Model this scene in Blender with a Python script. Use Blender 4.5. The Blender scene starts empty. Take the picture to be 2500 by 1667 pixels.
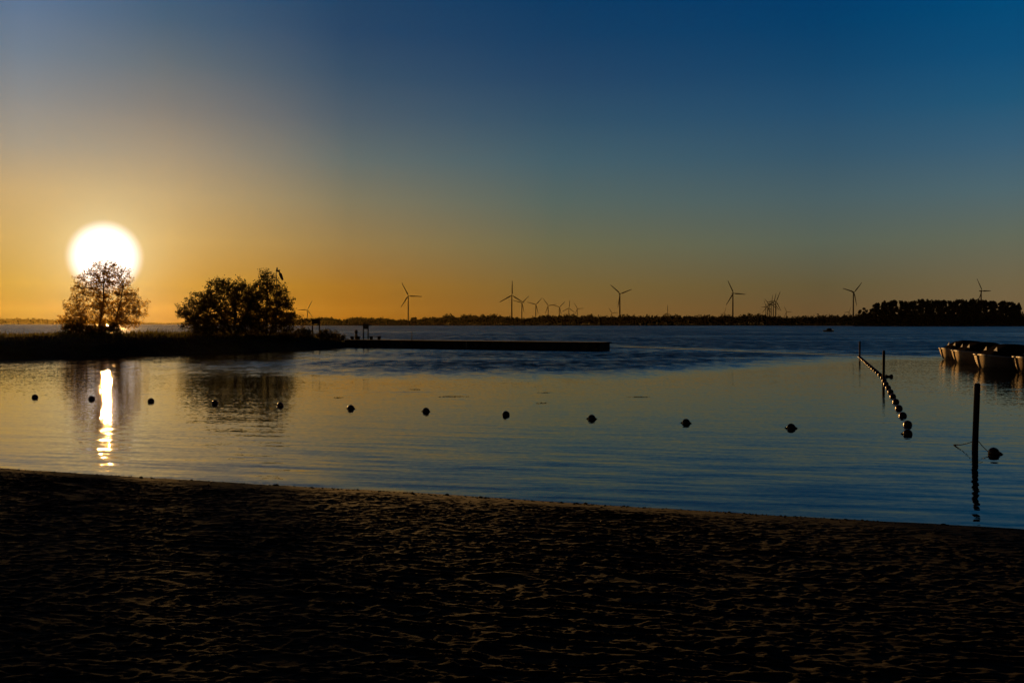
import bpy, bmesh, math, random
import numpy as np
from mathutils import Vector, Matrix

S = bpy.context.scene
COL = S.collection
random.seed(7)
R = math.radians

# ------------------------------------------------------------------ camera, sky, sun, exposure
F = 2430.0                       # focal length in pixels of the 2500 px wide photograph
EYE = 2.7                        # eye height above the water
PITCH = R(1.014)
HZ = 790.5                       # row of the horizon

cam = bpy.data.cameras.new('camera')
cam.lens = 36.0 * F / 2500.0
cam.sensor_width = 36.0
cam.clip_start = 0.1
cam.clip_end = 60000.0
cam_o = bpy.data.objects.new('camera', cam)
COL.objects.link(cam_o)
cam_o.location = (0, 0, EYE)
cam_o.rotation_euler = (math.pi / 2 - PITCH, 0, 0)
S.camera = cam_o

S.view_settings.view_transform = 'Standard'
S.view_settings.look = 'None'
S.view_settings.exposure = 0.0
S.view_settings.gamma = 1.0
S.cycles.use_denoising = True
S.cycles.max_bounces = 6
S.cycles.transparent_max_bounces = 16
S.cycles.volume_bounces = 0
S.cycles.caustics_reflective = False
S.cycles.caustics_refractive = False
S.cycles.sample_clamp_indirect = 4.0

SUN_EL, SUN_AZ = R(3.55), R(-22.22)         # azimuth from +Y, positive to the right
sun_dir = Vector((math.sin(SUN_AZ) * math.cos(SUN_EL), math.cos(SUN_AZ) * math.cos(SUN_EL), math.sin(SUN_EL)))


def lin(c):
    return tuple((v / 255.0 / 12.92) if v / 255.0 <= 0.04045 else ((v / 255.0 + 0.055) / 1.055) ** 2.4 for v in c)


class NT:
    """small helper to write node trees"""
    def __init__(self, tree):
        self.t = tree

    def n(self, kind, **kw):
        nd = self.t.nodes.new(kind)
        for k, v in kw.items():
            setattr(nd, k, v)
        return nd

    def put(self, sock, v):
        if isinstance(v, bpy.types.NodeSocket):
            self.t.links.new(v, sock)
        elif v is not None:
            sock.default_value = v

    def m(self, op, a, b=None, c=None, clamp=False):
        nd = self.n('ShaderNodeMath', operation=op, use_clamp=clamp)
        for s, v in zip(nd.inputs, (a, b, c)):
            self.put(s, v)
        return nd.outputs[0]

    def vm(self, op, a, b=None):
        nd = self.n('ShaderNodeVectorMath', operation=op)
        self.put(nd.inputs[0], a)
        if b is not None:
            self.put(nd.inputs[1], b)
        return nd.outputs['Value'] if op in ('DOT_PRODUCT', 'LENGTH') else nd.outputs['Vector']

    def rng(self, v, a, b, c=0.0, d=1.0, smooth=False):
        nd = self.n('ShaderNodeMapRange', interpolation_type='SMOOTHSTEP' if smooth else 'LINEAR')
        self.put(nd.inputs['Value'], v)
        for k, x in zip(('From Min', 'From Max', 'To Min', 'To Max'), (a, b, c, d)):
            self.put(nd.inputs[k], x)
        return nd.outputs['Result']

    def mix(self, f, a, b, blend='MIX'):
        nd = self.n('ShaderNodeMixRGB', blend_type=blend)
        self.put(nd.inputs[0], f)
        for s, v in zip(nd.inputs[1:], (a, b)):
            self.put(s, (*v, 1.0) if isinstance(v, tuple) and len(v) == 3 else v)
        return nd.outputs[0]

    def noise(self, vec, scale, detail=2.0, rough=0.5):
        nd = self.n('ShaderNodeTexNoise')
        self.put(nd.inputs['Vector'], vec)
        nd.inputs['Scale'].default_value = scale
        nd.inputs['Detail'].default_value = detail
        nd.inputs['Roughness'].default_value = rough
        return nd

    def scale(self, vec, s):
        nd = self.n('ShaderNodeMapping')
        self.put(nd.inputs['Vector'], vec)
        nd.inputs['Scale'].default_value = s
        return nd.outputs[0]


# colours of the sky by azimuth from the sun (degrees) and elevation (degrees), as light the sky gives off
ELEV = [0.3, 2.1, 4.5, 6.9, 9.2, 11.5, 13.8, 16.1, 18.4]
SKY = {
    -3.8: [(200, 145, 45), (218, 165, 60), (211, 168, 92), (202, 167, 113), (168, 153, 132), (143, 140, 137), (116, 128, 142), (98, 118, 145), (80, 108, 145)],
    3.1: [(205, 140, 35), (215, 155, 50), (209, 165, 90), (194, 162, 112), (166, 146, 120), (134, 126, 118), (105, 112, 118), (76, 98, 120), (58, 88, 120)],
    12.9: [(172, 110, 28), (167, 116, 40), (152, 124, 74), (130, 121, 94), (103, 110, 106), (80, 94, 106), (58, 81, 104), (42, 70, 102), (33, 66, 100)],
    24.7: [(130, 92, 42), (123, 99, 52), (108, 105, 75), (88, 102, 95), (70, 95, 105), (52, 82, 104), (38, 70, 102), (23, 62, 100), (13, 57, 99)],
    39.5: [(106, 80, 48), (99, 87, 57), (90, 98, 84), (74, 95, 100), (54, 86, 106), (37, 78, 109), (20, 69, 107), (6, 62, 106), (2, 58, 106)],
    48.6: [(118, 94, 62), (112, 99, 70), (98, 104, 88), (78, 102, 109), (56, 93, 117), (32, 85, 118), (15, 77, 119), (4, 73, 119), (2, 70, 122)],
}
DIM = {22.5: 0.34, 31.0: 0.10, 55.0: 0.04}        # the sky darkens on towards the zenith
HAZE_SUB = {      # what the evening haze itself already adds in front of the sky
    (-3.8, 0.3): (0.5607, 0.2422, 0.0305), (-3.8, 2.1): (0.2695, 0.1156, 0.0144), (-3.8, 4.5): (0.1418, 0.0612, 0.0071), (-3.8, 6.9): (0.0788, 0.0325, 0.0042), (-3.8, 9.2): (0.0528, 0.021, 0.0028), (-3.8, 11.5): (0.0361, 0.0142, 0.002), (-3.8, 13.8): (0.0232, 0.0094, 0.0015), (-3.8, 16.1): (0.0162, 0.0068, 0.001), (-3.8, 18.4): (0.0078, 0.0041, 0.0007),
    (3.1, 0.3): (0.552, 0.2388, 0.031), (3.1, 2.1): (0.2823, 0.1197, 0.0157), (3.1, 4.5): (0.1315, 0.0584, 0.007), (3.1, 6.9): (0.0825, 0.0341, 0.0042), (3.1, 9.2): (0.0568, 0.0209, 0.0029), (3.1, 11.5): (0.035, 0.013, 0.0021), (3.1, 13.8): (0.0239, 0.0084, 0.0013), (3.1, 16.1): (0.0146, 0.0056, 0.0009), (3.1, 18.4): (0.0098, 0.0043, 0.0006),
    (12.9, 0.3): (0.1921, 0.082, 0.01), (12.9, 2.1): (0.0881, 0.0381, 0.0051), (12.9, 4.5): (0.0431, 0.0185, 0.0023), (12.9, 6.9): (0.0283, 0.0117, 0.0014), (12.9, 9.2): (0.0213, 0.0076, 0.0011), (12.9, 11.5): (0.0142, 0.0053, 0.0008), (12.9, 13.8): (0.0106, 0.0039, 0.0006), (12.9, 16.1): (0.0072, 0.0028, 0.0005), (12.9, 18.4): (0.0047, 0.0022, 0.0003),
    (24.7, 0.3): (0.0424, 0.018, 0.0025), (24.7, 2.1): (0.0235, 0.0102, 0.0013), (24.7, 4.5): (0.0105, 0.0047, 0.0006), (24.7, 6.9): (0.0073, 0.0032, 0.0005), (24.7, 9.2): (0.0058, 0.0024, 0.0003), (24.7, 11.5): (0.0044, 0.0018, 0.0003), (24.7, 13.8): (0.0035, 0.0014, 0.0002), (24.7, 16.1): (0.0027, 0.0011, 0.0002), (24.7, 18.4): (0.0021, 0.0009, 0.0001),
    (39.5, 0.3): (0.0131, 0.0056, 0.0007), (39.5, 2.1): (0.0066, 0.0029, 0.0004), (39.5, 4.5): (0.0035, 0.0015, 0.0002), (39.5, 6.9): (0.0023, 0.001, 0.0001), (39.5, 9.2): (0.0019, 0.0008, 0.0001), (39.5, 11.5): (0.0014, 0.0006, 0.0001), (39.5, 13.8): (0.0012, 0.0005, 0.0001), (39.5, 16.1): (0.001, 0.0004, 0.0001), (39.5, 18.4): (0.0009, 0.0004, 0.0),
    (48.6, 0.3): (0.0045, 0.002, 0.0003), (48.6, 2.1): (0.0045, 0.002, 0.0003), (48.6, 4.5): (0.0022, 0.0009, 0.0001), (48.6, 6.9): (0.0015, 0.0006, 0.0001), (48.6, 9.2): (0.0012, 0.0005, 0.0001), (48.6, 11.5): (0.001, 0.0004, 0.0001), (48.6, 13.8): (0.0008, 0.0003, 0.0), (48.6, 16.1): (0.0007, 0.0003, 0.0), (48.6, 18.4): (0.0007, 0.0003, 0.0),
}
BACK = [(40, 34, 30)] * 3 + [(22, 28, 34)] * 3 + [(12, 22, 36)] * 3

world = bpy.data.worlds.new("World")
S.world = world
world.use_nodes = True
wt = NT(world.node_tree)
bg = world.node_tree.nodes['Background']
gen = wt.n('ShaderNodeTexCoord').outputs['Generated']
dirv = wt.vm('NORMALIZE', gen)
sep = wt.n('ShaderNodeSeparateXYZ')
wt.put(sep.inputs[0], dirv)
el = wt.m('MULTIPLY', wt.m('ARCSINE', sep.outputs['Z']), 180 / math.pi)
# azimuth relative to the sun: rotate so that the sun lies on +Y
ca, sa = math.cos(SUN_AZ), math.sin(SUN_AZ)
xr = wt.m('SUBTRACT', wt.m('MULTIPLY', sep.outputs['X'], ca), wt.m('MULTIPLY', sep.outputs['Y'], sa))
yr = wt.m('ADD', wt.m('MULTIPLY', sep.outputs['X'], sa), wt.m('MULTIPLY', sep.outputs['Y'], ca))
az = wt.m('MULTIPLY', wt.m('ARCTAN2', xr, yr), 180 / math.pi)
elf = wt.m('DIVIDE', el, 60.0, clamp=True)


def sky_ramp(cols, az_key=None, dim=1.0):
    nd = wt.n('ShaderNodeValToRGB')
    cr = nd.color_ramp
    cr.interpolation = 'LINEAR'
    pts = []
    for e, c in zip(ELEV, cols):
        l = [v * dim for v in lin(c)]
        sub = HAZE_SUB.get((az_key, e), (0, 0, 0))
        pts.append((e / 60.0, [max(0.0, a - b) for a, b in zip(l, sub)]))
    top = [v * dim for v in lin(cols[-1])]
    for e, k in DIM.items():
        pts.append((e / 60.0, [top[0] * k + 0.0005 * k, top[1] * k, top[2] * k]))
    cr.elements[0].position, cr.elements[1].position = pts[0][0], pts[-1][0]
    cr.elements[0].color, cr.elements[1].color = (*pts[0][1], 1), (*pts[-1][1], 1)
    for p, c in pts[1:-1]:
        e = cr.elements.new(p)
        e.color = (*c, 1)
    wt.put(nd.inputs[0], elf)
    return nd.outputs[0]


keys = sorted(SKY)
chain = [(-110.0, sky_ramp(BACK)), (-50.0, sky_ramp(SKY[12.9], None, 0.8)), (-14.0, sky_ramp(SKY[3.1], None, 0.8))]
chain += [(k, sky_ramp(SKY[k], k)) for k in keys]
chain += [(75.0, sky_ramp(SKY[39.5], None, 0.6)), (115.0, sky_ramp(BACK))]
colr = chain[0][1]
for (a0, _), (a1, c1) in zip(chain, chain[1:]):
    colr = wt.mix(wt.rng(az, a0, a1), colr, c1)
# the sun's glare: bright core and its halo
cosang = wt.vm('DOT_PRODUCT', dirv, tuple(sun_dir))
ang = wt.m('MULTIPLY', wt.m('ARCCOSINE', wt.m('MINIMUM', cosang, 1.0)), 180 / math.pi)
core = wt.rng(ang, 2.06, 1.2, 0.0, 1.0, smooth=True)
halo = wt.m('EXPONENT', wt.m('MULTIPLY', wt.m('MAXIMUM', wt.m('SUBTRACT', ang, 1.6), 0.0), -0.55))
colr = wt.mix(1.0, colr, wt.mix(halo, (0, 0, 0), (0.22, 0.235, 0.16)), 'ADD')
colr = wt.mix(1.0, colr, wt.mix(core, (0, 0, 0), (0.8, 0.85, 0.95)), 'ADD')
wt.put(bg.inputs['Color'], colr)
bg.inputs['Strength'].default_value = 1.0

sun_l = bpy.data.lights.new('sun', 'SUN')
sun_l.energy = 3.4
sun_l.angle = R(0.5)
sun_l.color = (1.0, 0.52, 0.15)
sun_o = bpy.data.objects.new('sun', sun_l)
COL.objects.link(sun_o)
sun_o.rotation_euler = sun_dir.to_track_quat('Z', 'Y').to_euler()


# ------------------------------------------------------------------ helpers
def ground(px, py, z=0.0):
    """point at height z seen at pixel (px, py) of the 2500 px photograph"""
    v = -(py - 833.5) / F
    d = Vector(((px - 1250.0) / F, math.cos(PITCH) + v * math.sin(PITCH), v * math.cos(PITCH) - math.sin(PITCH)))
    t = (z - EYE) / d.z
    return Vector((0, 0, EYE)) + d * t


def at(px, py, dist):
    """point at depth dist seen at pixel (px, py)"""
    v = -(py - 833.5) / F
    d = Vector(((px - 1250.0) / F, math.cos(PITCH) + v * math.sin(PITCH), v * math.cos(PITCH) - math.sin(PITCH)))
    return Vector((0, 0, EYE)) + d * (dist / d.y)


def tag(o, label=None, cat=None, group=None, kind=None):
    for k, v in (('label', label), ('category', cat), ('group', group), ('kind', kind)):
        if v:
            o[k] = v
    return o


def empty(name, loc=(0, 0, 0), rz=0.0):
    o = bpy.data.objects.new(name, None)
    o.empty_display_size = 0.2
    COL.objects.link(o)
    o.location = loc
    o.rotation_euler = (0, 0, rz)
    return o


def link_mesh(name, me, mat, parent=None, smooth=False):
    if mat is not None:
        me.materials.append(mat)
    if smooth:
        me.polygons.foreach_set('use_smooth', [True] * len(me.polygons))
    o = bpy.data.objects.new(name, me)
    COL.objects.link(o)
    o.parent = parent
    return o


def from_arrays(name, verts, faces):
    me = bpy.data.meshes.new(name)
    verts = np.asarray(verts, dtype=np.float32)
    faces = np.asarray(faces, dtype=np.int32)
    k = faces.shape[1]
    me.vertices.add(len(verts))
    me.vertices.foreach_set('co', verts.ravel())
    me.loops.add(faces.size)
    me.loops.foreach_set('vertex_index', faces.ravel())
    me.polygons.add(len(faces))
    me.polygons.foreach_set('loop_start', np.arange(0, faces.size, k, dtype=np.int32))
    me.polygons.foreach_set('loop_total', np.full(len(faces), k, dtype=np.int32))
    me.update(calc_edges=True)
    return me


class MB:
    """collects vertices and faces of one mesh"""
    def __init__(self):
        self.v, self.f = [], []

    def add(self, vs, fs):
        b = len(self.v)
        self.v += [tuple(x) for x in vs]
        self.f += [tuple(i + b for i in q) for q in fs]

    def box(self, lo, hi):
        x0, y0, z0 = lo
        x1, y1, z1 = hi
        self.add([(x0, y0, z0), (x1, y0, z0), (x1, y1, z0), (x0, y1, z0), (x0, y0, z1), (x1, y0, z1), (x1, y1, z1), (x0, y1, z1)],
                 [(0, 3, 2, 1), (4, 5, 6, 7), (0, 1, 5, 4), (1, 2, 6, 5), (2, 3, 7, 6), (3, 0, 4, 7)])

    def tube(self, pts, rad, n=8, cap=True):
        pts = [Vector(p) for p in pts]
        if not isinstance(rad, (list, tuple)):
            rad = [rad] * len(pts)
        b = len(self.v)
        for i, p in enumerate(pts):
            d = (pts[min(i + 1, len(pts) - 1)] - pts[max(i - 1, 0)]).normalized()
            u = d.orthogonal().normalized() if abs(d.z) < 0.9 else Vector((1, 0, 0))
            u = (u - d * u.dot(d)).normalized()
            w = d.cross(u)
            for k in range(n):
                a = 2 * math.pi * k / n
                self.v.append(tuple(p + (u * math.cos(a) + w * math.sin(a)) * rad[i]))
        for i in range(len(pts) - 1):
            for k in range(n):
                k2 = (k + 1) % n
                self.f.append((b + i * n + k, b + i * n + k2, b + (i + 1) * n + k2, b + (i + 1) * n + k))
        if cap:
            self.f.append(tuple(b + k for k in reversed(range(n))))
            e = b + (len(pts) - 1) * n
            self.f.append(tuple(e + k for k in range(n)))

    def lathe(self, prof, n=16, axis='Z', c=(0, 0, 0)):
        b = len(self.v)
        for r, h in prof:
            for k in range(n):
                a = 2 * math.pi * k / n
                p = (r * math.cos(a), r * math.sin(a), h)
                if axis == 'X':
                    p = (p[2], p[0], p[1])
                elif axis == 'Y':
                    p = (p[0], p[2], p[1])
                self.v.append((p[0] + c[0], p[1] + c[1], p[2] + c[2]))
        for i in range(len(prof) - 1):
            for k in range(n):
                k2 = (k + 1) % n
                self.f.append((b + i * n + k, b + i * n + k2, b + (i + 1) * n + k2, b + (i + 1) * n + k))
        self.f.append(tuple(b + k for k in reversed(range(n))))
        e = b + (len(prof) - 1) * n
        self.f.append(tuple(e + k for k in range(n)))

    def mesh(self, name):
        me = bpy.data.meshes.new(name)
        me.from_pydata(self.v, [], self.f)
        me.update()
        return me

    def build(self, name, mat, parent=None, smooth=False):
        return link_mesh(name, self.mesh(name), mat, parent, smooth)


def copy_tree(o, parent=None):
    c = o.copy()
    COL.objects.link(c)
    c.parent = parent
    for ch in o.children:
        copy_tree(ch, c)
    return c


_rng = np.random.RandomState(11)
_LAT = _rng.rand(256, 256)


def vnoise(x, y):
    xi, yi = np.floor(x).astype(int), np.floor(y).astype(int)
    fx, fy = x - xi, y - yi
    fx, fy = fx * fx * (3 - 2 * fx), fy * fy * (3 - 2 * fy)
    g = lambda i, j: _LAT[i & 255, j & 255]
    return (g(xi, yi) * (1 - fx) + g(xi + 1, yi) * fx) * (1 - fy) + (g(xi, yi + 1) * (1 - fx) + g(xi + 1, yi + 1) * fx) * fy - 0.5


def fbm(x, y, octv=4, gain=0.5):
    s, a = 0, 1.0
    for o in range(octv):
        s = s + a * vnoise(x * 2 ** o + 17.3 * o, y * 2 ** o + 5.1 * o)
        a *= gain
    return s


# ------------------------------------------------------------------ materials
def pbr(name, color, rough=0.6, spec=0.5, metallic=0.0, var=0.0, var_scale=5.0, bump=0.0, bump_scale=20.0, coat=0.0):
    m = bpy.data.materials.new(name)
    m.use_nodes = True
    nt = NT(m.node_tree)
    b = m.node_tree.nodes['Principled BSDF']
    b.inputs['Base Color'].default_value = (*color, 1)
    b.inputs['Roughness'].default_value = rough
    b.inputs['Specular IOR Level'].default_value = spec
    b.inputs['Metallic'].default_value = metallic
    b.inputs['Coat Weight'].default_value = coat
    tc = nt.n('ShaderNodeTexCoord').outputs['Object']
    if var:
        ns = nt.noise(tc, var_scale, 4.0)
        lo = tuple(c * (1 - var) for c in color)
        hi = tuple(min(1.0, c * (1 + var)) for c in color)
        nt.put(b.inputs['Base Color'], nt.mix(nt.rng(ns.outputs['Fac'], 0.3, 0.7), lo, hi))
    if bump:
        ns = nt.noise(tc, bump_scale, 4.0)
        bp = nt.n('ShaderNodeBump')
        bp.inputs['Strength'].default_value = bump
        bp.inputs['Distance'].default_value = 0.02
        nt.put(bp.inputs['Height'], ns.outputs['Fac'])
        nt.put(b.inputs['Normal'], bp.outputs[0])
    return m


def leaf_mat(name, color, trans):
    m = bpy.data.materials.new(name)
    m.use_nodes = True
    t = m.node_tree
    nt = NT(t)
    t.nodes.remove(t.nodes['Principled BSDF'])
    out = t.nodes['Material Output']
    geo = nt.n('ShaderNodeNewGeometry')
    rnd = geo.outputs['Random Per Island']
    c1 = nt.mix(rnd, tuple(c * 0.6 for c in color), tuple(c * 1.5 for c in color))
    c2 = nt.mix(rnd, tuple(c * 0.6 for c in trans), tuple(c * 1.5 for c in trans))
    d = nt.n('ShaderNodeBsdfDiffuse')
    tr = nt.n('ShaderNodeBsdfTranslucent')
    nt.put(d.inputs[0], c1)
    nt.put(tr.inputs[0], c2)
    ad = nt.n('ShaderNodeAddShader')
    nt.put(ad.inputs[0], d.outputs[0])
    nt.put(ad.inputs[1], tr.outputs[0])
    nt.put(out.inputs['Surface'], ad.outputs[0])
    return m


M_BARK = pbr('bark', (0.06, 0.045, 0.03), 0.9, 0.2, var=0.4, bump=0.5)
M_LEAF = leaf_mat('leaves', (0.035, 0.04, 0.015), (0.03, 0.022, 0.004))
M_LEAF_LIT = leaf_mat('bloom_lit_leaves', (0.05, 0.05, 0.015), (0.42, 0.24, 0.02))  # strong golden leaf colour stands in for the sun's bloom over this crown
M_FAR = leaf_mat('far_foliage', (0.03, 0.033, 0.015), (0.002, 0.002, 0.001))
M_GRASS = leaf_mat('grass_blades', (0.06, 0.06, 0.02), (0.06, 0.05, 0.01))
M_WOOD = pbr('weathered_wood', (0.055, 0.04, 0.027), 0.85, 0.2, var=0.4, var_scale=12, bump=0.6, bump_scale=30)
M_SIGN = pbr('sign_panel', (0.03, 0.03, 0.035), 0.7, 0.2, var=0.15)
M_STEEL = pbr('jetty_steel', (0.05, 0.045, 0.04), 0.7, 0.4, var=0.4, bump=0.4)
M_PALE = pbr('pale_paint', (0.6, 0.58, 0.52), 0.5)
M_BUOY = pbr('buoy_plastic', (0.11, 0.04, 0.016), 0.22, 0.35, var=0.25, var_scale=14)
M_ROPE = pbr('rope', (0.22, 0.17, 0.10), 0.9, 0.2, var=0.4, var_scale=60)
M_TURB = pbr('turbine_paint', (0.12, 0.12, 0.12), 1.0, 0.0)
M_CANVAS = pbr('boat_canvas', (0.014, 0.012, 0.012), 1.0, 0.0, var=0.3, bump=0.4, bump_scale=6)
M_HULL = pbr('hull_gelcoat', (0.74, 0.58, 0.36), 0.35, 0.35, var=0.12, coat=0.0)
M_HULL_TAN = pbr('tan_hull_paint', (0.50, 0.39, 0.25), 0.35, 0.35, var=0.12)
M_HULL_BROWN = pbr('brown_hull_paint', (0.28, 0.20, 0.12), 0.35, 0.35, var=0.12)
M_RAIL = pbr('rub_rail', (0.78, 0.74, 0.68), 0.35)
M_DARK = pbr('dark_trim', (0.03, 0.028, 0.026), 0.5)
M_SOCK = pbr('windsock_cloth', (0.05, 0.018, 0.014), 0.85, 0.2, var=0.2)
M_BIRD = pbr('feathers', (0.10, 0.10, 0.11), 0.8, 0.2, var=0.3)
M_SHELL = pbr('pale_pebble', (0.3, 0.2, 0.11), 0.7, 0.2, var=0.2)


def window_mat():
    m = bpy.data.materials.new('clear_vinyl')
    m.use_nodes = True
    nt = NT(m.node_tree)
    b = m.node_tree.nodes['Principled BSDF']
    b.inputs['Base Color'].default_value = (0.9, 0.85, 0.75, 1)
    b.inputs['Roughness'].default_value = 0.25
    out = m.node_tree.nodes['Material Output']
    tr = nt.n('ShaderNodeBsdfTranslucent')
    tr.inputs[0].default_value = (0.85, 0.8, 0.7, 1)
    mx = nt.n('ShaderNodeMixShader')
    mx.inputs[0].default_value = 0.3
    nt.put(mx.inputs[1], b.outputs[0])
    nt.put(mx.inputs[2], tr.outputs[0])
    nt.put(out.inputs['Surface'], mx.outputs[0])
    return m


M_VINYL = window_mat()


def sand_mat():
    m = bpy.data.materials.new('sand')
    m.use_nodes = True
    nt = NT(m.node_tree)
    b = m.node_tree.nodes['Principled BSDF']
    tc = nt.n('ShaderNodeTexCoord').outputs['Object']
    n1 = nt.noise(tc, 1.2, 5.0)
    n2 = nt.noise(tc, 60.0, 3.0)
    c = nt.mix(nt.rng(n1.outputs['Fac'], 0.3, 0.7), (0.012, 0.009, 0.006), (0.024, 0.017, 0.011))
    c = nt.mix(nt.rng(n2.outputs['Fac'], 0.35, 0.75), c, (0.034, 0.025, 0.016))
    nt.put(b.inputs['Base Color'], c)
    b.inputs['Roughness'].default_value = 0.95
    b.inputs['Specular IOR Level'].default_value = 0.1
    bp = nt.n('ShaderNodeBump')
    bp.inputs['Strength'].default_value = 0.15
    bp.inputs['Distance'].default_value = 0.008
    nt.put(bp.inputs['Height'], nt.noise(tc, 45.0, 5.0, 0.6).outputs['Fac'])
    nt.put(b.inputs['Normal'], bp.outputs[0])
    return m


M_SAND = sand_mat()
M_BANK = pbr('bank_earth', (0.055, 0.045, 0.028), 0.95, 0.1, var=0.4, var_scale=0.8, bump=0.6, bump_scale=3)


def water_mat():
    m = bpy.data.materials.new('lake_water')
    m.use_nodes = True
    nt = NT(m.node_tree)
    b = m.node_tree.nodes['Principled BSDF']
    b.inputs['Base Color'].default_value = (0.004, 0.007, 0.008, 1)
    b.inputs['IOR'].default_value = 1.333
    b.inputs['Specular Tint'].default_value = (0.90, 0.86, 0.80, 1)
    pos = nt.n('ShaderNodeNewGeometry').outputs['Position']
    sp = nt.n('ShaderNodeSeparateXYZ')
    nt.put(sp.inputs[0], pos)
    X, Y = sp.outputs['X'], sp.outputs['Y']
    flat = nt.scale(pos, (1, 1, 0))
    # where the breeze ruffles the surface: beyond a wavering line across the bay
    wob = nt.m('SUBTRACT', nt.noise(nt.scale(pos, (0.05, 0.13, 0)), 1.0, 3.0).outputs['Fac'], 0.5)
    edge = nt.rng(X, 5.0, 26.0, 0.0, 26.0)
    edge = nt.m('ADD', edge, nt.rng(X, -20.0, -40.0, 0.0, -4.0))
    s = nt.m('ADD', nt.m('SUBTRACT', nt.m('SUBTRACT', Y, 55.0), edge), nt.m('MULTIPLY', wob, 9.0))
    ruf = nt.rng(s, -11.0, 11.0, 0.0, 1.0, smooth=True)
    # long calm and rough streaks far out
    streak = nt.noise(nt.scale(pos, (0.010, 0.055, 0)), 1.0, 3.0, 0.6).outputs['Fac']
    ruf = nt.m('MULTIPLY', ruf, nt.rng(streak, 0.32, 0.5, 0.45, 1.0))
    # darker breeze patches inside the calm bay
    patch = nt.rng(nt.noise(nt.scale(pos, (0.16, 0.8, 0)), 1.0, 2.0).outputs['Fac'], 0.66, 0.74, 0.0, 0.25)
    patch = nt.m('MULTIPLY', patch, nt.rng(Y, 26.0, 36.0))
    ruf = nt.m('MAXIMUM', ruf, patch)
    # wake of a passing boat: smooth stripes running from beyond the jetty's end to the moored boats
    ax, ay, bx, by = 8.0, 129.0, 34.5, 74.0
    L = math.hypot(bx - ax, by - ay)
    nx, ny = (by - ay) / L, -(bx - ax) / L
    def stripe(off, w, amp):
        d = nt.m('ADD', nt.m('MULTIPLY', nt.m('SUBTRACT', X, ax), nx), nt.m('MULTIPLY', nt.m('SUBTRACT', Y, ay), ny))
        wv = nt.m('MULTIPLY', nt.m('SUBTRACT', nt.noise(nt.scale(pos, (0.11, 0.11, 0)), 1.0, 2.0).outputs['Fac'], 0.5), 1.6)
        d = nt.m('ABSOLUTE', nt.m('ADD', nt.m('ADD', d, off), wv))
        k = nt.rng(d, w, w * 0.35, 0.0, amp, smooth=True)
        inside = nt.m('MULTIPLY', nt.rng(X, 10.0, 14.0), nt.rng(X, 37.0, 33.0))
        return nt.m('MULTIPLY', k, inside)
    group = nt.noise(nt.scale(pos, (0.8, 0.30, 0)), 1.0, 3.0, 0.65).outputs['Fac']
    ruf = nt.m('MULTIPLY', ruf, nt.m('MAXIMUM', nt.rng(X, -24.0, -4.0, 0.16, 1.0), nt.rng(Y, 120.0, 160.0)))
    ruf = nt.m('MULTIPLY', ruf, nt.rng(group, 0.3, 0.6, 0.55, 1.0))
    wake = nt.m('MAXIMUM', stripe(0.0, 1.1, 1.0), stripe(3.2, 0.8, 0.7))
    ruf = nt.m('MULTIPLY', ruf, nt.m('SUBTRACT', 1.0, wake))

    def slope(vec, sc, det=2.0, rough=0.5):
        c = nt.noise(vec, sc, det, rough).outputs['Color']
        return nt.vm('SUBTRACT', c, (0.5, 0.5, 0.5))

    # wavelets of the calm bay: long crested, rolling on to the beach
    rot = nt.n('ShaderNodeMapping')
    rot.inputs['Rotation'].default_value = (0, 0, R(14))
    nt.put(rot.inputs['Vector'], flat)
    w1 = slope(nt.scale(rot.outputs[0], (0.45, 3.3, 1)), 1.0, 2.0, 0.45)
    w2 = slope(nt.scale(flat, (1.1, 7.5, 1)), 1.0, 1.0)
    w3 = slope(flat, 9.0, 2.0)
    w4 = slope(nt.scale(flat, (1.0, 1.6, 1)), 2.6, 3.0, 0.6)
    def sc(v, k):
        nd = nt.n('ShaderNodeVectorMath', operation='SCALE')
        nt.put(nd.inputs[0], v)
        nt.put(nd.inputs['Scale'], k)
        return nd.outputs[0]
    near = nt.rng(Y, 30.0, 18.0, 0.25, 1.0)
    v = sc(w1, nt.m('MULTIPLY', near, 0.12))
    v = nt.vm('ADD', v, sc(w2, nt.m('MULTIPLY', near, 0.05)))
    v = nt.vm('ADD', v, sc(w3, nt.rng(Y, 14.0, 45.0, 0.04, 0.13)))
    v = nt.vm('ADD', v, sc(w4, nt.m('MULTIPLY', ruf, 0.62)))
    w5 = slope(nt.scale(flat, (0.7, 0.35, 1)), 1.0, 2.0, 0.6)
    v = nt.vm('ADD', v, sc(w5, nt.m('MULTIPLY', ruf, 0.5)))
    w6 = slope(nt.scale(flat, (1.1, 0.20, 1)), 1.0, 2.0, 0.6)
    w7 = slope(nt.scale(flat, (0.33, 0.035, 1)), 1.0, 3.0, 0.6)
    v = nt.vm('ADD', v, sc(w6, nt.m('MULTIPLY', ruf, nt.rng(Y, 130.0, 200.0, 0.24, 0.1))))
    v = nt.vm('ADD', v, sc(w7, nt.m('MULTIPLY', ruf, nt.rng(Y, 90.0, 170.0, 0.0, 0.35))))
    # breeze-driven wavelets roll on to the beach with their steeper faces in front
    lean = nt.n('ShaderNodeCombineXYZ')
    nt.put(lean.inputs['Y'], nt.m('MULTIPLY', ruf, -0.13))
    w8 = slope(nt.scale(flat, (2.6, 0.9, 1)), 1.0, 2.0, 0.6)
    v = nt.vm('ADD', v, sc(w8, nt.m('MULTIPLY', ruf, nt.rng(Y, 90.0, 130.0, 0.30, 0.0))))
    v = nt.vm('ADD', v, lean.outputs[0])
    v = nt.vm('MULTIPLY', v, (0.48, 1.0, 0.0))
    nrm = nt.vm('NORMALIZE', nt.vm('ADD', v, (0, 0, 1)))
    nt.put(b.inputs['Normal'], nrm)
    nt.put(b.inputs['Roughness'], nt.m('ADD', nt.m('MULTIPLY', ruf, 0.34), 0.03))
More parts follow.
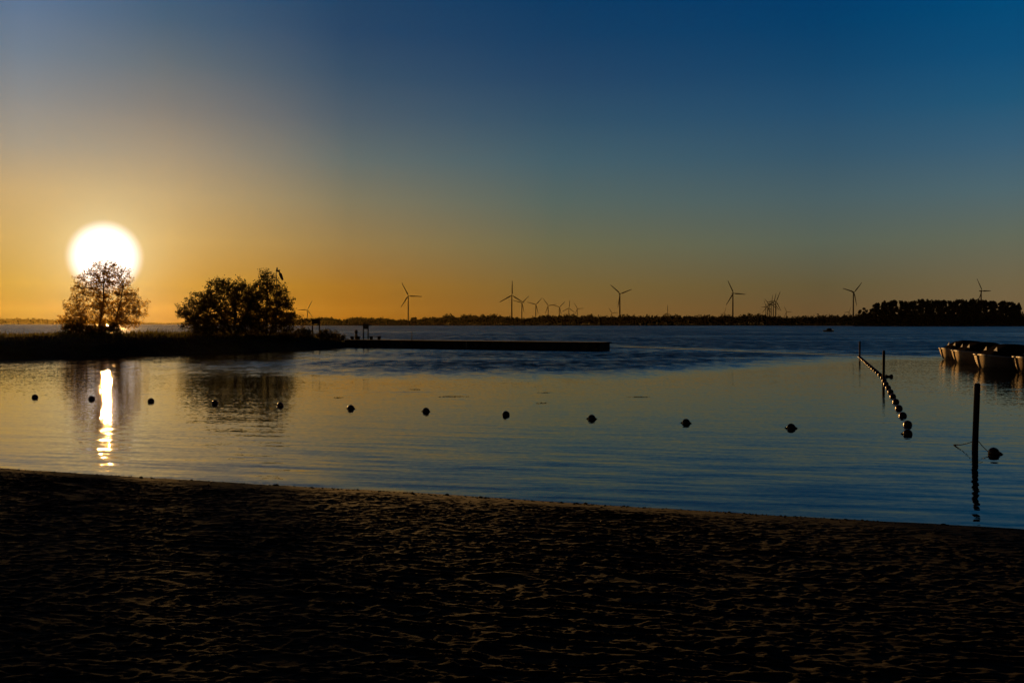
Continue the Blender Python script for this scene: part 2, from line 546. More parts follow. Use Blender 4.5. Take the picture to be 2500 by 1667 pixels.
    return m


M_WATER = water_mat()

# ------------------------------------------------------------------ setting: water, beach, bank, far land
w = MB()
w.add([(-16000, -60, 0), (16000, -60, 0), (16000, 14000, 0), (-16000, 14000, 0)], [(0, 1, 2, 3)])
tag(w.build('water', M_WATER), kind='structure')

# beach: shoreline runs from far left down to the right; s = distance inland from it
SH0, SH1 = np.array([-9.67, 18.58]), np.array([6.8, 12.98])
SD = (SH1 - SH0) / np.linalg.norm(SH1 - SH0)
SN = np.array([SD[1], -SD[0]])
SN = SN if SN[1] < 0 else -SN


def shore_s(x, y):
    t = (x - SH0[0]) * SD[0] + (y - SH0[1]) * SD[1]
    s = (x - SH0[0]) * SN[0] + (y - SH0[1]) * SN[1]
    s = s + 0.28 * np.sin((t - 8.7) * 0.18) ** 2 * 0 + 0.22 * vnoise(t * 0.35, t * 0 + 3.3) + 0.05 * vnoise(t * 3.1, t * 0 + 7.7)
    return t, s


def beach_height(x, y, detail=True):
    t, s = shore_s(x, y)
    base = np.where(s < 0, s * 0.12, 0.0)
    sp = np.maximum(s, 0)
    base = base + 0.22 * (1 - np.exp(-sp / 2.2)) - 0.019 * np.minimum(sp, 9.5) + 0.05 * np.maximum(sp - 11, 0)
    if detail:
        k = np.clip(sp / 0.9, 0.10, 1)
        ridge = lambda n: np.clip(1 - 3.2 * np.abs(n), 0, 1) ** 2.2
        patch = 0.2 + 1.3 * np.clip(fbm(t * 0.4 + 40, s * 0.5, 3) * 1.3 + 0.5, 0, 1)
        wob = fbm(t * 0.9, s * 0.9 + 9, 2)
        rake = ridge(fbm(t * 1.0, s * 6.4 + wob * 1.6, 3, 0.6)) * 0.015 * patch
        lump = ridge(fbm(x * 4.6 + 70, y * 6.6, 3, 0.6)) * 0.011
        big = fbm(x * 0.6, y * 0.6, 2) * 0.012
        fine = fbm(x * 16, y * 16, 2) * 0.005
        base = base + k * (rake + lump + big + fine)
    return base


xs = np.concatenate([np.linspace(-220, -14, 60)[:-1], np.linspace(-14, -10.2, 40)[:-1], np.arange(-10.2, 8.2, 0.028), np.linspace(8.2, 14, 50), np.linspace(14, 220, 60)[1:]])
ys = np.concatenate([np.linspace(-60, 4.6, 40)[:-1], np.arange(4.6, 20.2, 0.014), np.linspace(20.2, 28, 50)[1:], np.linspace(28, 110, 60)[1:]])
GX, GY = np.meshgrid(xs, ys)
GZ = beach_height(GX, GY)
# footprints in the visible strip
rf = np.random.RandomState(5)
for _ in range(420):
    cx, cy = rf.uniform(-9, 8), rf.uniform(5, 18)
    a = rf.normal(0.15, 0.9)
    lx, ly = rf.uniform(0.13, 0.2), rf.uniform(0.06, 0.09)
    ix = slice(*np.searchsorted(xs, (cx - 0.5, cx + 0.5)))
    iy = slice(*np.searchsorted(ys, (cy - 0.5, cy + 0.5)))
    dx, dy = GX[iy, ix] - cx, GY[iy, ix] - cy
    u, v2 = (dx * math.cos(a) + dy * math.sin(a)) / lx, (-dx * math.sin(a) + dy * math.cos(a)) / ly
    r2 = u * u + v2 * v2
    dep = rf.uniform(0.004, 0.012)
    t_, s_ = shore_s(GX[iy, ix], GY[iy, ix])
    GZ[iy, ix] += np.clip((s_ - 0.5) / 0.8, 0, 1) * dep * (-np.exp(-r2) + 0.75 * np.exp(-(np.sqrt(r2) - 1.55) ** 2 / 0.12))
nx_, ny_ = len(xs), len(ys)
idx = np.arange(nx_ * ny_).reshape(ny_, nx_)
q = np.stack([idx[:-1, :-1], idx[:-1, 1:], idx[1:, 1:], idx[1:, :-1]], -1).reshape(-1, 4)
keep = (GZ[:-1, :-1] > -1.2).reshape(-1)
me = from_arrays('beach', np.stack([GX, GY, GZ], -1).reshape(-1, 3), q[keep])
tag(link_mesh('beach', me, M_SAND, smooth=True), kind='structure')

# grassy bank closing the bay on the left: cross-sections along its waterline
BL = np.array([(-120, -60), (-90, -8), (-72, 20), (-55, 48), (-38.8, 75.5), (-28.5, 92.4), (-24.5, 99.4), (-21.3, 107.7), (-18.5, 113.5), (-15.5, 118.5)], float)
seg = np.linalg.norm(np.diff(BL, axis=0), axis=1)
cum = np.concatenate([[0], np.cumsum(seg)])
tt = np.arange(0, cum[-1], 0.7)
bx_, by_ = np.interp(tt, cum, BL[:, 0]), np.interp(tt, cum, BL[:, 1])
nrm_b = np.array([-0.855, 0.52])
off = np.concatenate([np.linspace(-3, 12, 36), np.linspace(12.8, 34, 24)])
T_, O_ = np.meshgrid(tt, off, indexing='ij')
PX = bx_[:, None] + nrm_b[0] * O_
PY = by_[:, None] + nrm_b[1] * O_
tail = np.clip((cum[-1] - T_) / 9.0, 0, 1)                     # the bank runs out at the jetty
crest = 0.35 + 1.35 * tail
PZ = np.where(O_ < 0, O_ * 0.15, crest * (1 - np.exp(-np.maximum(O_, 0) / 2.6)))
PZ = np.where(O_ > 18, PZ * np.clip((32 - O_) / 14, -0.3, 1), PZ)
PZ = PZ + (O_ > 0.2) * fbm(PX * 0.8, PY * 0.8, 3) * 0.22 * np.clip(O_, 0, 1)
ii = np.arange(PX.size).reshape(PX.shape)
q = np.stack([ii[:-1, :-1], ii[:-1, 1:], ii[1:, 1:], ii[1:, :-1]], -1).reshape(-1, 4)
me = from_arrays('bank', np.stack([PX, PY, PZ], -1).reshape(-1, 3), q)
tag(link_mesh('bank', me, M_BANK, smooth=True), kind='structure')


def bank_z(x, y):
    d = (PX - x) ** 2 + (PY - y) ** 2
    return float(PZ.ravel()[int(np.argmin(d))])


# far land beyond the lake
fl = MB()
fl.add([(-9000, 4950, 0.3), (-1100, 4950, 0.3), (-380, 1560, 0.3), (300, 1500, 0.3), (430, 1120, 0.3), (720, 1060, 0.3), (6000, 1000, 0.3),
        (15900, 13900, 0.6), (-15900, 13900, 0.6)], [tuple(range(9))])
tag(fl.build('far_land', M_BANK), kind='structure')


# ------------------------------------------------------------------ foliage helpers
def leaf_quads(pos, size, rnd, aspect=0.55):
    """one small bent quad per position"""
    n = len(pos)
    a = rnd.normal(size=(n, 3))
    a /= np.linalg.norm(a, axis=1)[:, None]
    b = rnd.normal(size=(n, 3))
    b -= a * (a * b).sum(1)[:, None]
    b /= np.linalg.norm(b, axis=1)[:, None]
    s = (size * rnd.uniform(0.6, 1.35, n))[:, None]
    a, b = a * s, b * s * aspect
    v = np.stack([pos - a, pos + b, pos + a, pos - b], 1).reshape(-1, 3)
    f = np.arange(4 * n).reshape(n, 4)
    return v, f


def grow(stems, attract, step, kill, reach, rnd, iters=90):
    """space colonisation: stems are poly-lines already grown; branches reach for the attraction points"""
    nodes, par = [], []
    for st in stems:
        last = -1
        if len(st) > 3 and isinstance(st[3], int):
            pass
        for k in range(len(st) - 1):
            p, q2 = np.array(st[k]), np.array(st[k + 1])
            n = max(1, int(np.linalg.norm(q2 - p) / step))
            for j in range(n + (k == len(st) - 2)):
                nodes.append(p + (q2 - p) * j / n)
                par.append(last)
                last = len(nodes) - 1
    nodes = [np.array(x) for x in nodes]
    A = np.array(attract)
    alive = np.ones(len(A), bool)
    near_i = np.zeros(len(A), int)
    near_d = np.full(len(A), 1e9)
    start = 0
    for _ in range(iters):
        new = np.array(nodes[start:])
        d = np.linalg.norm(A[:, None, :] - new[None, :, :], axis=2)
        j = d.argmin(1)
        dm = d[np.arange(len(A)), j]
        up = dm < near_d
        near_d[up], near_i[up] = dm[up], j[up] + start
        alive &= near_d > kill
        act = alive & (near_d < reach)
        if not act.any():
            break
        start = len(nodes)
        acc = {}
        for k in np.nonzero(act)[0]:
            v = A[k] - nodes[near_i[k]]
            acc.setdefault(int(near_i[k]), []).append(v / np.linalg.norm(v))
        for i, vs in acc.items():
            v = np.sum(vs, 0) + rnd.normal(0, 0.12, 3)
            l = np.linalg.norm(v)
            if l < 1e-6:
                continue
            nodes.append(nodes[i] + v / l * step)
            par.append(i)
        if len(nodes) == start or len(nodes) > 9000:
            break
    return np.array(nodes), np.array(par)


def skeleton_mesh(name, nodes, par, tip_r, power=2.3, min_base=0.0, sides=5):
    n = len(nodes)
    acc = np.zeros(n)
    kids = np.zeros(n, int)
    for i in range(n - 1, -1, -1):
        if kids[i] == 0:
            acc[i] += tip_r ** power
        if par[i] >= 0:
            acc[par[i]] += acc[i]
            kids[par[i]] += 1
    rad = acc ** (1 / power)
    vs, fs = [], []
    ang = np.arange(sides) * 2 * math.pi / sides
    for i in range(n):
        if par[i] < 0:
            continue
        p, q2 = nodes[par[i]], nodes[i]
        d = q2 - p
        L = np.linalg.norm(d)
        if L < 1e-6:
            continue
        d = d / L
        u = np.cross(d, (1, 0, 0) if abs(d[0]) < 0.8 else (0, 1, 0))
        u /= np.linalg.norm(u)
        w2 = np.cross(d, u)
        ring = np.cos(ang)[:, None] * u + np.sin(ang)[:, None] * w2
        r0, r1 = min(rad[par[i]], rad[i] * 1.6), rad[i]
        b = len(vs)
        vs.extend(p + ring * r0)
        vs.extend(q2 + d * r1 * 0.3 + ring * r1)
        for k in range(sides):
            k2 = (k + 1) % sides
            fs.append((b + k, b + k2, b + sides + k2, b + sides + k))
    return from_arrays(name, np.array(vs), np.array(fs)), rad, kids


def envelope(outline, height, half_depth, n_clump, per, spread, rnd, zmin=0.0, flat=0.6):
    """attraction points in clumps inside a crown whose half-widths left and right are given by height"""
    hs = np.array([o[0] for o in outline])
    lf = np.array([o[1] for o in outline])
    rt = np.array([o[2] for o in outline])
    pts = []
    tries = 0
    while len(pts) < n_clump and tries < 200000:
        tries += 1
        z = rnd.uniform(zmin, height)
        a, b = np.interp(z, hs, lf), np.interp(z, hs, rt)
        if rnd.uniform(0, 1) > (b - a) / (rt - lf).max():
            continue
        c, hw = (a + b) / 2, (b - a) / 2
        x, y = rnd.uniform(-1, 1), rnd.uniform(-1, 1)
        r = math.hypot(x, y)
        if r > 1 or r < rnd.uniform(0, 0.55):
            continue
        pts.append((c + x * hw, y * min(half_depth, hw * 1.1), z))
    out = []
    for p in pts:
        k = rnd.poisson(per) + 1
        d = rnd.normal(0, 1, (k, 3)) * np.array([spread, spread, spread * flat])
        out.append(np.array(p) + d)
    return np.concatenate(out)


def make_tree(name, base, stems, outline, height, half_depth, clumps, per, spread, step, leaf_n, leaf_s, leaf_spread, seed, mat, label, cat, group, zmin=0.3, tip=0.011):
    rnd = np.random.RandomState(seed)
    at_pts = envelope(outline, height, half_depth, clumps, per, spread, rnd, zmin)
    nodes, par = grow(stems, at_pts, step, step * 1.1, 4.0, rnd)
    root = empty(name, base)
    tag(root, label, cat, group)
    me, rad, kids = skeleton_mesh('trunk', nodes, par, tip)
    link_mesh('trunk', me, M_BARK, root)
    thin = np.nonzero(rad < tip * 3.2)[0]
    thin = thin[nodes[thin, 2] > zmin * 0.6]
    pos = np.repeat(nodes[thin], leaf_n, 0)
    pos = pos + rnd.normal(0, leaf_spread, pos.shape)
    v, f = leaf_quads(pos, leaf_s, rnd)
    link_mesh('crown', from_arrays('crown', v, f), mat, root)
    return root


# ------------------------------------------------------------------ the near trees on the bank
def base_pt(px, dist):
    p = at(px, HZ, dist)
    return Vector((p.x, p.y, bank_z(p.x, p.y) - 0.05))


K1 = 95.0 / F
b1 = base_pt(238, 95)
make_tree('alder_tree', b1,
          [[(0, 0, 0), (0.3, 0, 1.6), (0.55, 0.1, 3.4), (0.6, 0.1, 5.6)],
           [(0.9, 0.2, 0), (1.6, 0.3, 1.5), (2.1, 0.3, 3.2), (2.4, 0.2, 4.8)],
           [(-0.3, -0.2, 0), (-1.1, -0.3, 1.2), (-1.8, -0.2, 2.4)],
           [(0.4, -0.3, 0), (1.5, -0.5, 0.7), (2.9, -0.6, 1.5)],
           [(-0.6, 0.3, 0), (-1.9, 0.4, 0.9), (-2.9, 0.4, 1.8)]],
          [(0.0, -2.3, 2.9), (0.5, -2.9, 3.5), (1.2, -3.4, 3.9), (1.8, -3.5, 4.3), (2.6, -2.9, 4.9), (3.4, -2.4, 4.2), (4.2, -2.2, 3.5), (5.0, -1.8, 3.0), (5.7, -1.4, 2.9), (6.5, -0.2, 2.2), (6.8, 0.4, 1.8)],
          6.9, 3.4, 400, 7, 0.28, 0.16, 4, 0.078, 0.10, 3, M_LEAF_LIT,
          'airy multi-stemmed alder standing alone on the bank right under the sun', 'tree', 'trees on the bank', zmin=0.35, tip=0.0075)
b2 = base_pt(566, 104)
make_tree('willow_bush', b2,
          [[(0, 0, 0), (-0.5, 0, 1.2), (-1.6, 0, 2.7), (-2.6, 0.1, 4.0)],
           [(0.2, 0.1, 0), (0.3, 0.1, 1.5), (0.2, 0.2, 3.2), (0.1, 0.2, 4.6)],
           [(0.4, 0, 0), (1.1, 0, 1.4), (1.9, -0.1, 3.0), (2.3, -0.1, 4.3)],
           [(-0.2, -0.2, 0), (-1.8, -0.2, 0.9), (-3.6, -0.2, 1.9), (-4.8, -0.1, 2.6)],
           [(-0.1, 0.2, 0), (-1.1, 0.3, 1.3), (-2.9, 0.4, 2.6), (-3.9, 0.4, 3.2)]],
          [(0.0, -4.2, 2.2), (0.6, -5.0, 2.6), (1.5, -5.6, 3.0), (2.4, -5.6, 3.0), (3.2, -5.0, 3.0), (4.0, -4.0, 2.9), (4.6, -3.4, 2.6), (5.1, -2.9, 2.2), (5.6, -2.5, 1.0), (5.9, -1.0, -0.4)],
          5.8, 2.6, 400, 7, 0.34, 0.17, 5, 0.095, 0.14, 9, M_LEAF,
          'broad dense willow with fan of leaning stems, widest tree on the bank', 'tree', 'trees on the bank', zmin=0.5)
b3 = base_pt(649, 108)
make_tree('birch_tree', b3,
          [[(0, 0, 0), (0.05, 0, 2.0), (0.2, 0, 4.2), (0.1, 0, 6.3)],
           [(0.3, 0.1, 0), (0.9, 0.1, 1.7), (1.4, 0.1, 3.4), (1.5, 0.1, 4.6)],
           [(-0.3, 0, 0), (-0.9, 0, 1.8), (-1.2, 0, 3.5)]],
          [(0.0, -1.2, 1.6), (0.8, -1.9, 2.9), (1.5, -2.1, 3.6), (2.3, -2.1, 3.4), (3.2, -2.0, 3.2), (4.0, -1.8, 2.8), (4.8, -1.5, 2.3), (5.5, -1.2, 1.8), (6.1, -0.8, 0.9), (6.7, -0.4, 0.5), (7.2, -0.1, 0.25)],
          7.1, 2.4, 330, 7, 0.32, 0.17, 5, 0.09, 0.14, 21, M_LEAF,
          'tallest dense tree on the bank, pointed crown behind the windsock pole', 'tree', 'trees on the bank', zmin=0.5)

# low shrubs along the bank
SHRUBS = [(186, 93, 2.6, 1.5, 'dark leafy shrub at the left foot of the lone alder'),
          (268, 93, 1.9, 1.05, 'low shrub at the right foot of the lone alder'),
          (232, 92.5, 1.3, 0.7, 'smallest shrub, added in front of the trunk of the lone alder to hide glitter'),  # added shrub, covers the sun glitter at the alder's foot
          (500, 100, 1.9, 1.0, 'low dark shrub under the left end of the broad willow'),
          (612, 103, 2.1, 1.5, 'low dark shrub filling the foot between willow and tallest tree'),
          (700, 106, 2.0, 0.95, 'low rounded shrub just right of the windsock pole'),
          (742, 111, 2.0, 1.0, 'low shrub at the left leg of the larger notice board'),
          (795, 114, 2.2, 1.15, 'low rounded shrub right of the larger notice board'),
          (826, 116, 1.3, 0.7, 'small shrub at the end of the bank before the jetty')]
for k, (px, dist, wd, ht, lab) in enumerate(SHRUBS):
    b = base_pt(px, dist)
    make_tree('shrub', b, [[(0, 0, 0), (0.05, 0, ht * 0.4)], [(0, 0, 0), (-0.5, 0.1, ht * 0.4)], [(0, 0, 0), (0.6, -0.1, ht * 0.4)]],
              [(0, -wd * 0.5, wd * 0.5), (ht * 0.4, -wd * 0.55, wd * 0.55), (ht * 0.8, -wd * 0.4, wd * 0.4), (ht, -wd * 0.15, wd * 0.15)],
              ht, wd * 0.5, 60, 6, 0.22, 0.15, 7, 0.075, 0.11, 40 + k, M_LEAF, lab, 'shrub', 'shrubs on the bank', zmin=0.05, tip=0.008)


# ------------------------------------------------------------------ grass and weeds on the bank (stuff)
def blades(n, seed):
    rnd = np.random.RandomState(seed)
    vs, fs = [], []
    for _ in range(n):
        i = rnd.randint(80, len(tt) - 1)
        tail_i = np.clip((cum[-1] - tt[i]) / 9.0, 0, 1)
        o = rnd.uniform(0.8, 15) if rnd.rand() < 0.8 else rnd.uniform(3, 9)
        x = bx_[i] + nrm_b[0] * o + rnd.uniform(-0.4, 0.4)
        y = by_[i] + nrm_b[1] * o + rnd.uniform(-0.4, 0.4)
        j = np.argmin(abs(off - o))
        z = PZ[i, j] - 0.03
        tuft = vnoise(np.array([x * 0.45]), np.array([y * 0.45]))[0]
        h = rnd.uniform(0.12, 0.34) * (1 + 1.6 * max(0, tuft)) * (0.5 + 0.5 * tail_i)
        if rnd.rand() < 0.035 and tuft > 0.0:
            h = rnd.uniform(0.5, 1.0)
        if o < 2.5:
            h *= 0.45
        wd = 0.012 + 0.02 * rnd.rand() + 0.01 * h
        a = rnd.uniform(0, math.pi)
        dx, dy = math.cos(a) * wd, math.sin(a) * wd
        lx, ly = rnd.normal(0, 0.22 * h, 2)
        b = len(vs)
        vs += [(x - dx, y - dy, z), (x + dx, y + dy, z), (x + lx * 0.35 + dx * 0.7, y + ly * 0.35 + dy * 0.7, z + h * 0.6), (x + lx * 0.35 - dx * 0.7, y + ly * 0.35 - dy * 0.7, z + h * 0.6),
               (x + lx + dx * 0.25, y + ly + dy * 0.25, z + h), (x + lx - dx * 0.25, y + ly - dy * 0.25, z + h)]
        fs += [(b, b + 1, b + 2, b + 3), (b + 3, b + 2, b + 4, b + 5)]
        if h > 0.5:                                        # seed heads of the tall weeds
            for q3 in range(3):
                zz = z + h * (0.8 + 0.08 * q3)
                xx, yy = x + lx * (0.8 + 0.08 * q3), y + ly * (0.8 + 0.08 * q3)
                b = len(vs)
                vs += [(xx - 0.035, yy, zz), (xx, yy + 0.03, zz + 0.03), (xx + 0.035, yy, zz + 0.05), (xx, yy - 0.03, zz + 0.02)]
                fs += [(b, b + 1, b + 2, b + 3)]
    return from_arrays('grass', np.array(vs), np.array(fs))


tag(link_mesh('grass', blades(26000, 3), M_GRASS), 'dark rough grass and tall dry weeds along the top of the bank', 'grass', kind='stuff')


# ------------------------------------------------------------------ far woods
def far_wood(name, profile, dist_fn, seed, label, spacing=2.4, leafs=0.9, depth=30.0, dens=1.0):
    """profile: list of (pixel column, pixel row of the tree tops)"""
    rnd = np.random.RandomState(seed)
    cols = np.array([p[0] for p in profile], float)
    rows = np.array([p[1] for p in profile], float)
    V, Fc = [], []
    nb = 0
    px = cols[0]
    while px < cols[-1]:
        D = dist_fn(px)
        top = EYE + (HZ - np.interp(px, cols, rows)) / F * D
        hgt = max(3.0, top * rnd.uniform(0.80, 1.06))
        d = D + rnd.uniform(0, depth)
        x = (px - 1250) / F * d
        wdt = rnd.uniform(2.4, 5.2) * max(0.6, hgt / 15)
        n = int(330 * dens)
        # crown: leaf clumps in a lumpy ellipsoid standing on a skirt of undergrowth
        u = rnd.normal(size=(n, 3))
        u /= np.linalg.norm(u, axis=1)[:, None]
        u *= rnd.uniform(0.35, 1.0, n)[:, None] ** 0.5
        lump = 1 + 0.25 * np.sin(u[:, 0] * 5 + rnd.uniform(0, 6)) * np.cos(u[:, 2] * 6 + rnd.uniform(0, 6))
        u *= lump[:, None]
        pos = np.stack([x + u[:, 0] * wdt, d + u[:, 1] * wdt, hgt * 0.62 + u[:, 2] * hgt * 0.38], 1)
        k = int(n * 0.45)
        pos[:k, 2] = rnd.uniform(0, hgt * 0.75, k)
        pos[:k, 0] = x + rnd.normal(0, wdt * 0.8, k)
        v, f = leaf_quads(pos, leafs * D / 1500, rnd, 0.8)
        V.append(v)
        Fc.append(f + nb)
        nb += len(v)
        px += spacing * F / D * rnd.uniform(0.7, 1.4)
    # dark understorey so that no daylight shows through the foot of the wood
    o = link_mesh(name, from_arrays(name, np.concatenate(V), np.concatenate(Fc)), M_FAR)
    tag(o, label, 'wood', kind='stuff')
    return o


far_wood('woodland', [(690, 776), (740, 777), (785, 774), (820, 775), (838, 781), (846, 778), (862, 771), (880, 773), (915, 777), (924, 774), (960, 779), (1000, 780),
                     (1040, 774), (1070, 773), (1090, 767), (1120, 771), (1145, 766), (1170, 768), (1205, 766), (1235, 772), (1270, 773), (1300, 773), (1346, 766), (1370, 768),
                     (1390, 766), (1415, 770), (1448, 766), (1470, 770), (1500, 770), (1545, 767), (1590, 769), (1625, 767), (1680, 770), (1740, 768), (1790, 770), (1830, 765),
                     (1855, 765), (1880, 770), (1935, 773), (1965, 768), (1985, 770), (2015, 767), (2050, 768), (2090, 769), (2200, 772), (2500, 770), (2560, 770)],
         lambda px: 1520.0, 1, 'dark low belt of woods along the far shore of the lake')
far_wood('woodland', [(-60, 777), (0, 777), (40, 775.5), (75, 777), (95, 776), (135, 780), (150, 777), (250, 779), (330, 785), (352, 788), (370, 787.5), (400, 788.5), (430, 787.5), (500, 786), (600, 784), (700, 780), (720, 779)],
         lambda px: 5000.0, 2, 'pale hazy wooded shore beyond the water on the far left under the sun', spacing=8.0, leafs=0.55, depth=80.0)
far_wood('thicket', [(2088, 768), (2100, 762), (2132, 764), (2160, 763), (2300, 764), (2440, 762), (2490, 762), (2500, 764), (2560, 765)],
         lambda px: 1105.0, 3, 'dark undergrowth filling the foot of the tall poplar row on the right', spacing=1.8, leafs=0.9, depth=14.0)


def poplar_proto(seed, h, wdt):
    rnd = np.random.RandomState(seed)
    root = empty('poplar_tree')
    t = MB()
    t.tube([(0, 0, -0.5), (rnd.uniform(-0.3, 0.3), 0, h * 0.4), (rnd.uniform(-0.4, 0.4), 0, h * 0.9)], [0.55, 0.4, 0.12], 7)
    for k in range(9):
        z = h * (0.3 + 0.06 * k)
        a = rnd.uniform(0, 6.28)
        L = wdt * rnd.uniform(0.5, 0.85)
        t.tube([(0, 0, z), (math.cos(a) * L * 0.6, math.sin(a) * L * 0.6, z + L * 0.5), (math.cos(a) * L, math.sin(a) * L, z + L * 1.1)], [0.18, 0.12, 0.05], 5)
    t.build('trunk', M_BARK, root)
    pos = []
    for k in range(80):
        z = h * rnd.uniform(0.34, 0.94)
        rr = wdt * (0.95 if z < h * 0.88 else 0.72)
        a, r0 = rnd.uniform(0, 6.28), rr * math.sqrt(rnd.rand()) * 0.8
        c = np.array([math.cos(a) * r0, math.sin(a) * r0, z])
        n = 80
        u = rnd.normal(size=(n, 3))
        u /= np.linalg.norm(u, axis=1)[:, None]
        u *= (rnd.rand(n) ** 0.4)[:, None]
        pos.append(c + u * np.array([1.35, 1.35, 1.6]) * rnd.uniform(0.9, 1.4))
    v, f = leaf_quads(np.concatenate(pos), 0.6, rnd, 0.75)
    link_mesh('crown', from_arrays('crown', v, f), M_FAR, root)
    return root


protos = [poplar_proto(60 + k, 30.0, 6.6) for k in range(4)]
# (column, top row, how one knows it)
POPS = [(2140, 738), (2162, 733), (2181, 731), (2204, 732), (2226, 732), (2248, 729), (2268, 729), (2288, 731), (2302, 731), (2322, 732), (2344, 729),
        (2363, 729), (2380, 727), (2402, 731), (2424, 732), (2447, 733), (2466, 735), (2481, 738)]
ORD = ['first', 'second', 'third', 'fourth', 'fifth', 'sixth', 'seventh', 'eighth', 'ninth', 'tenth', 'eleventh', 'twelfth', 'thirteenth', 'fourteenth', 'fifteenth', 'sixteenth',
       'seventeenth', 'eighteenth', 'nineteenth', 'twentieth', 'twenty-first', 'twenty-second', 'twenty-third', 'twenty-fourth', 'twenty-fifth']
used = set()
for i, (px, row) in enumerate(POPS):
    k = (i * 7 + i // 4) % 4
    o = protos[k] if k not in used else copy_tree(protos[k])
    used.add(k)
    D = 1112 + (i * 37 % 11) * 1.1
    p = at(px, HZ, D)
    top = EYE + (HZ - row) / F * D
    o.location = (p.x, p.y, 0)
    o.rotation_euler = (0, 0, i * 2.1)
    sc_ = top / 30.3
    o.scale = (sc_, sc_, sc_)
    lab = 'tall dark poplar, %s from the left in the row on the right shore' % ORD[i]
    if i == 0:
        lab = 'tall dark poplar at the left end of the row on the right shore'
    if i == len(POPS) - 1:
        lab = 'tall dark poplar at the right end of the row on the right shore'
    tag(o, lab, 'tree', 'poplars in a row on the far right shore')


def round_tree(px, row, D, wdt, h, seed, name, label):
    rnd = np.random.RandomState(seed)
    p = at(px, HZ, D)
    root = empty(name, (p.x, p.y, 0))
    t = MB()
    t.tube([(0, 0, -0.5), (0.2, 0, h * 0.45), (0, 0, h * 0.8)], [0.6, 0.45, 0.15], 7)
    for k in range(7):
        a = k * 2.4
        t.tube([(0.1, 0, h * 0.4), (math.cos(a) * wdt * 0.4, math.sin(a) * wdt * 0.4, h * 0.62), (math.cos(a) * wdt * 0.75, math.sin(a) * wdt * 0.75, h * 0.8)], [0.25, 0.16, 0.06], 5)
    t.build('trunk', M_BARK, root)
    pos = []
    for k in range(22):
        a, r0 = rnd.uniform(0, 6.28), wdt * math.sqrt(rnd.rand()) * 0.8
        zc = h * (0.62 + 0.3 * rnd.uniform(-0.8, 1) * (1 - 0.4 * r0 / wdt))
        u = rnd.normal(size=(80, 3))
        u /= np.linalg.norm(u, axis=1)[:, None]
        u *= (rnd.rand(80) ** 0.4)[:, None]
        pos.append(np.array([math.cos(a) * r0, math.sin(a) * r0, zc]) + u * np.array([1.7, 1.7, 1.3]))
    v, f = leaf_quads(np.concatenate(pos), 0.65, rnd, 0.75)
    link_mesh('crown', from_arrays('crown', v, f), M_FAR, root)
    return tag(root, label, 'tree')


round_tree(1009, 770, 1515, 5.5, 15.5, 5, 'round_tree', 'small rounded tree rising just right of the leftmost tall turbine on the far shore')
round_tree(2111, 747, 1100, 9.5, 22.0, 8, 'broad_tree', 'broad bushy tree lower than the poplars, at the left foot of their row')


# ------------------------------------------------------------------ wind turbines
def blade_mesh(L=55.0):
    secs = [(0.0, 1.2, 1.2, 0.0), (0.05, 1.3, 1.1, 0.0), (0.18, 5.0, 0.8, 0.5), (0.4, 4.3, 0.6, 0.3), (0.7, 3.3, 0.45, 0.2), (0.93, 2.2, 0.3, 0.1), (1.0, 0.8, 0.15, 0.0)]
    mb = MB()
    n = 8
    for t, ch, th, sh in secs:
        for k in range(n):
            a = 2 * math.pi * k / n
            mb.v.append((math.cos(a) * ch * 0.5 + sh, math.sin(a) * th * 0.5 + 2.2 * t * t, t * L))
    for i in range(len(secs) - 1):
        for k in range(n):
            k2 = (k + 1) % n
            mb.f.append((i * n + k, i * n + k2, (i + 1) * n + k2, (i + 1) * n + k))
    mb.f.append(tuple(range(n)))
    return mb.mesh('blade')


BLADE = blade_mesh()


def make_turbine():
    root = empty('wind_turbine')
    t = MB()
    t.lathe([(3.0, 0), (2.8, 35), (2.5, 75), (2.0, 110)], 14)
    t.build('tower', M_TURB, root, True)
    nb = MB()                                  # nacelle: rounded box, rotor side is -Y
    prof = [(0.3, 8.6), (1.7, 8.3), (2.1, 6.0), (2.2, 1.0), (2.1, -2.0), (1.6, -3.0)]
    nb.lathe(prof, 12, 'Y', (0, 0, 112))
    nb.build('nacelle', M_TURB, root, True)
    h = MB()
    h.lathe([(1.7, -2.9), (1.7, -4.2), (1.2, -5.6), (0.3, -6.2)], 12, 'Y', (0, 0, 112))
    h.build('hub', M_TURB, root, True)
    for k in range(3):
        b = bpy.data.objects.new('blade', BLADE)
        if not BLADE.materials:
            BLADE.materials.append(M_TURB)
        COL.objects.link(b)
        b.parent = root
        b.location = (0, -4.2, 112)
        b.rotation_euler = (0, R(120 * k), 0)
    return root


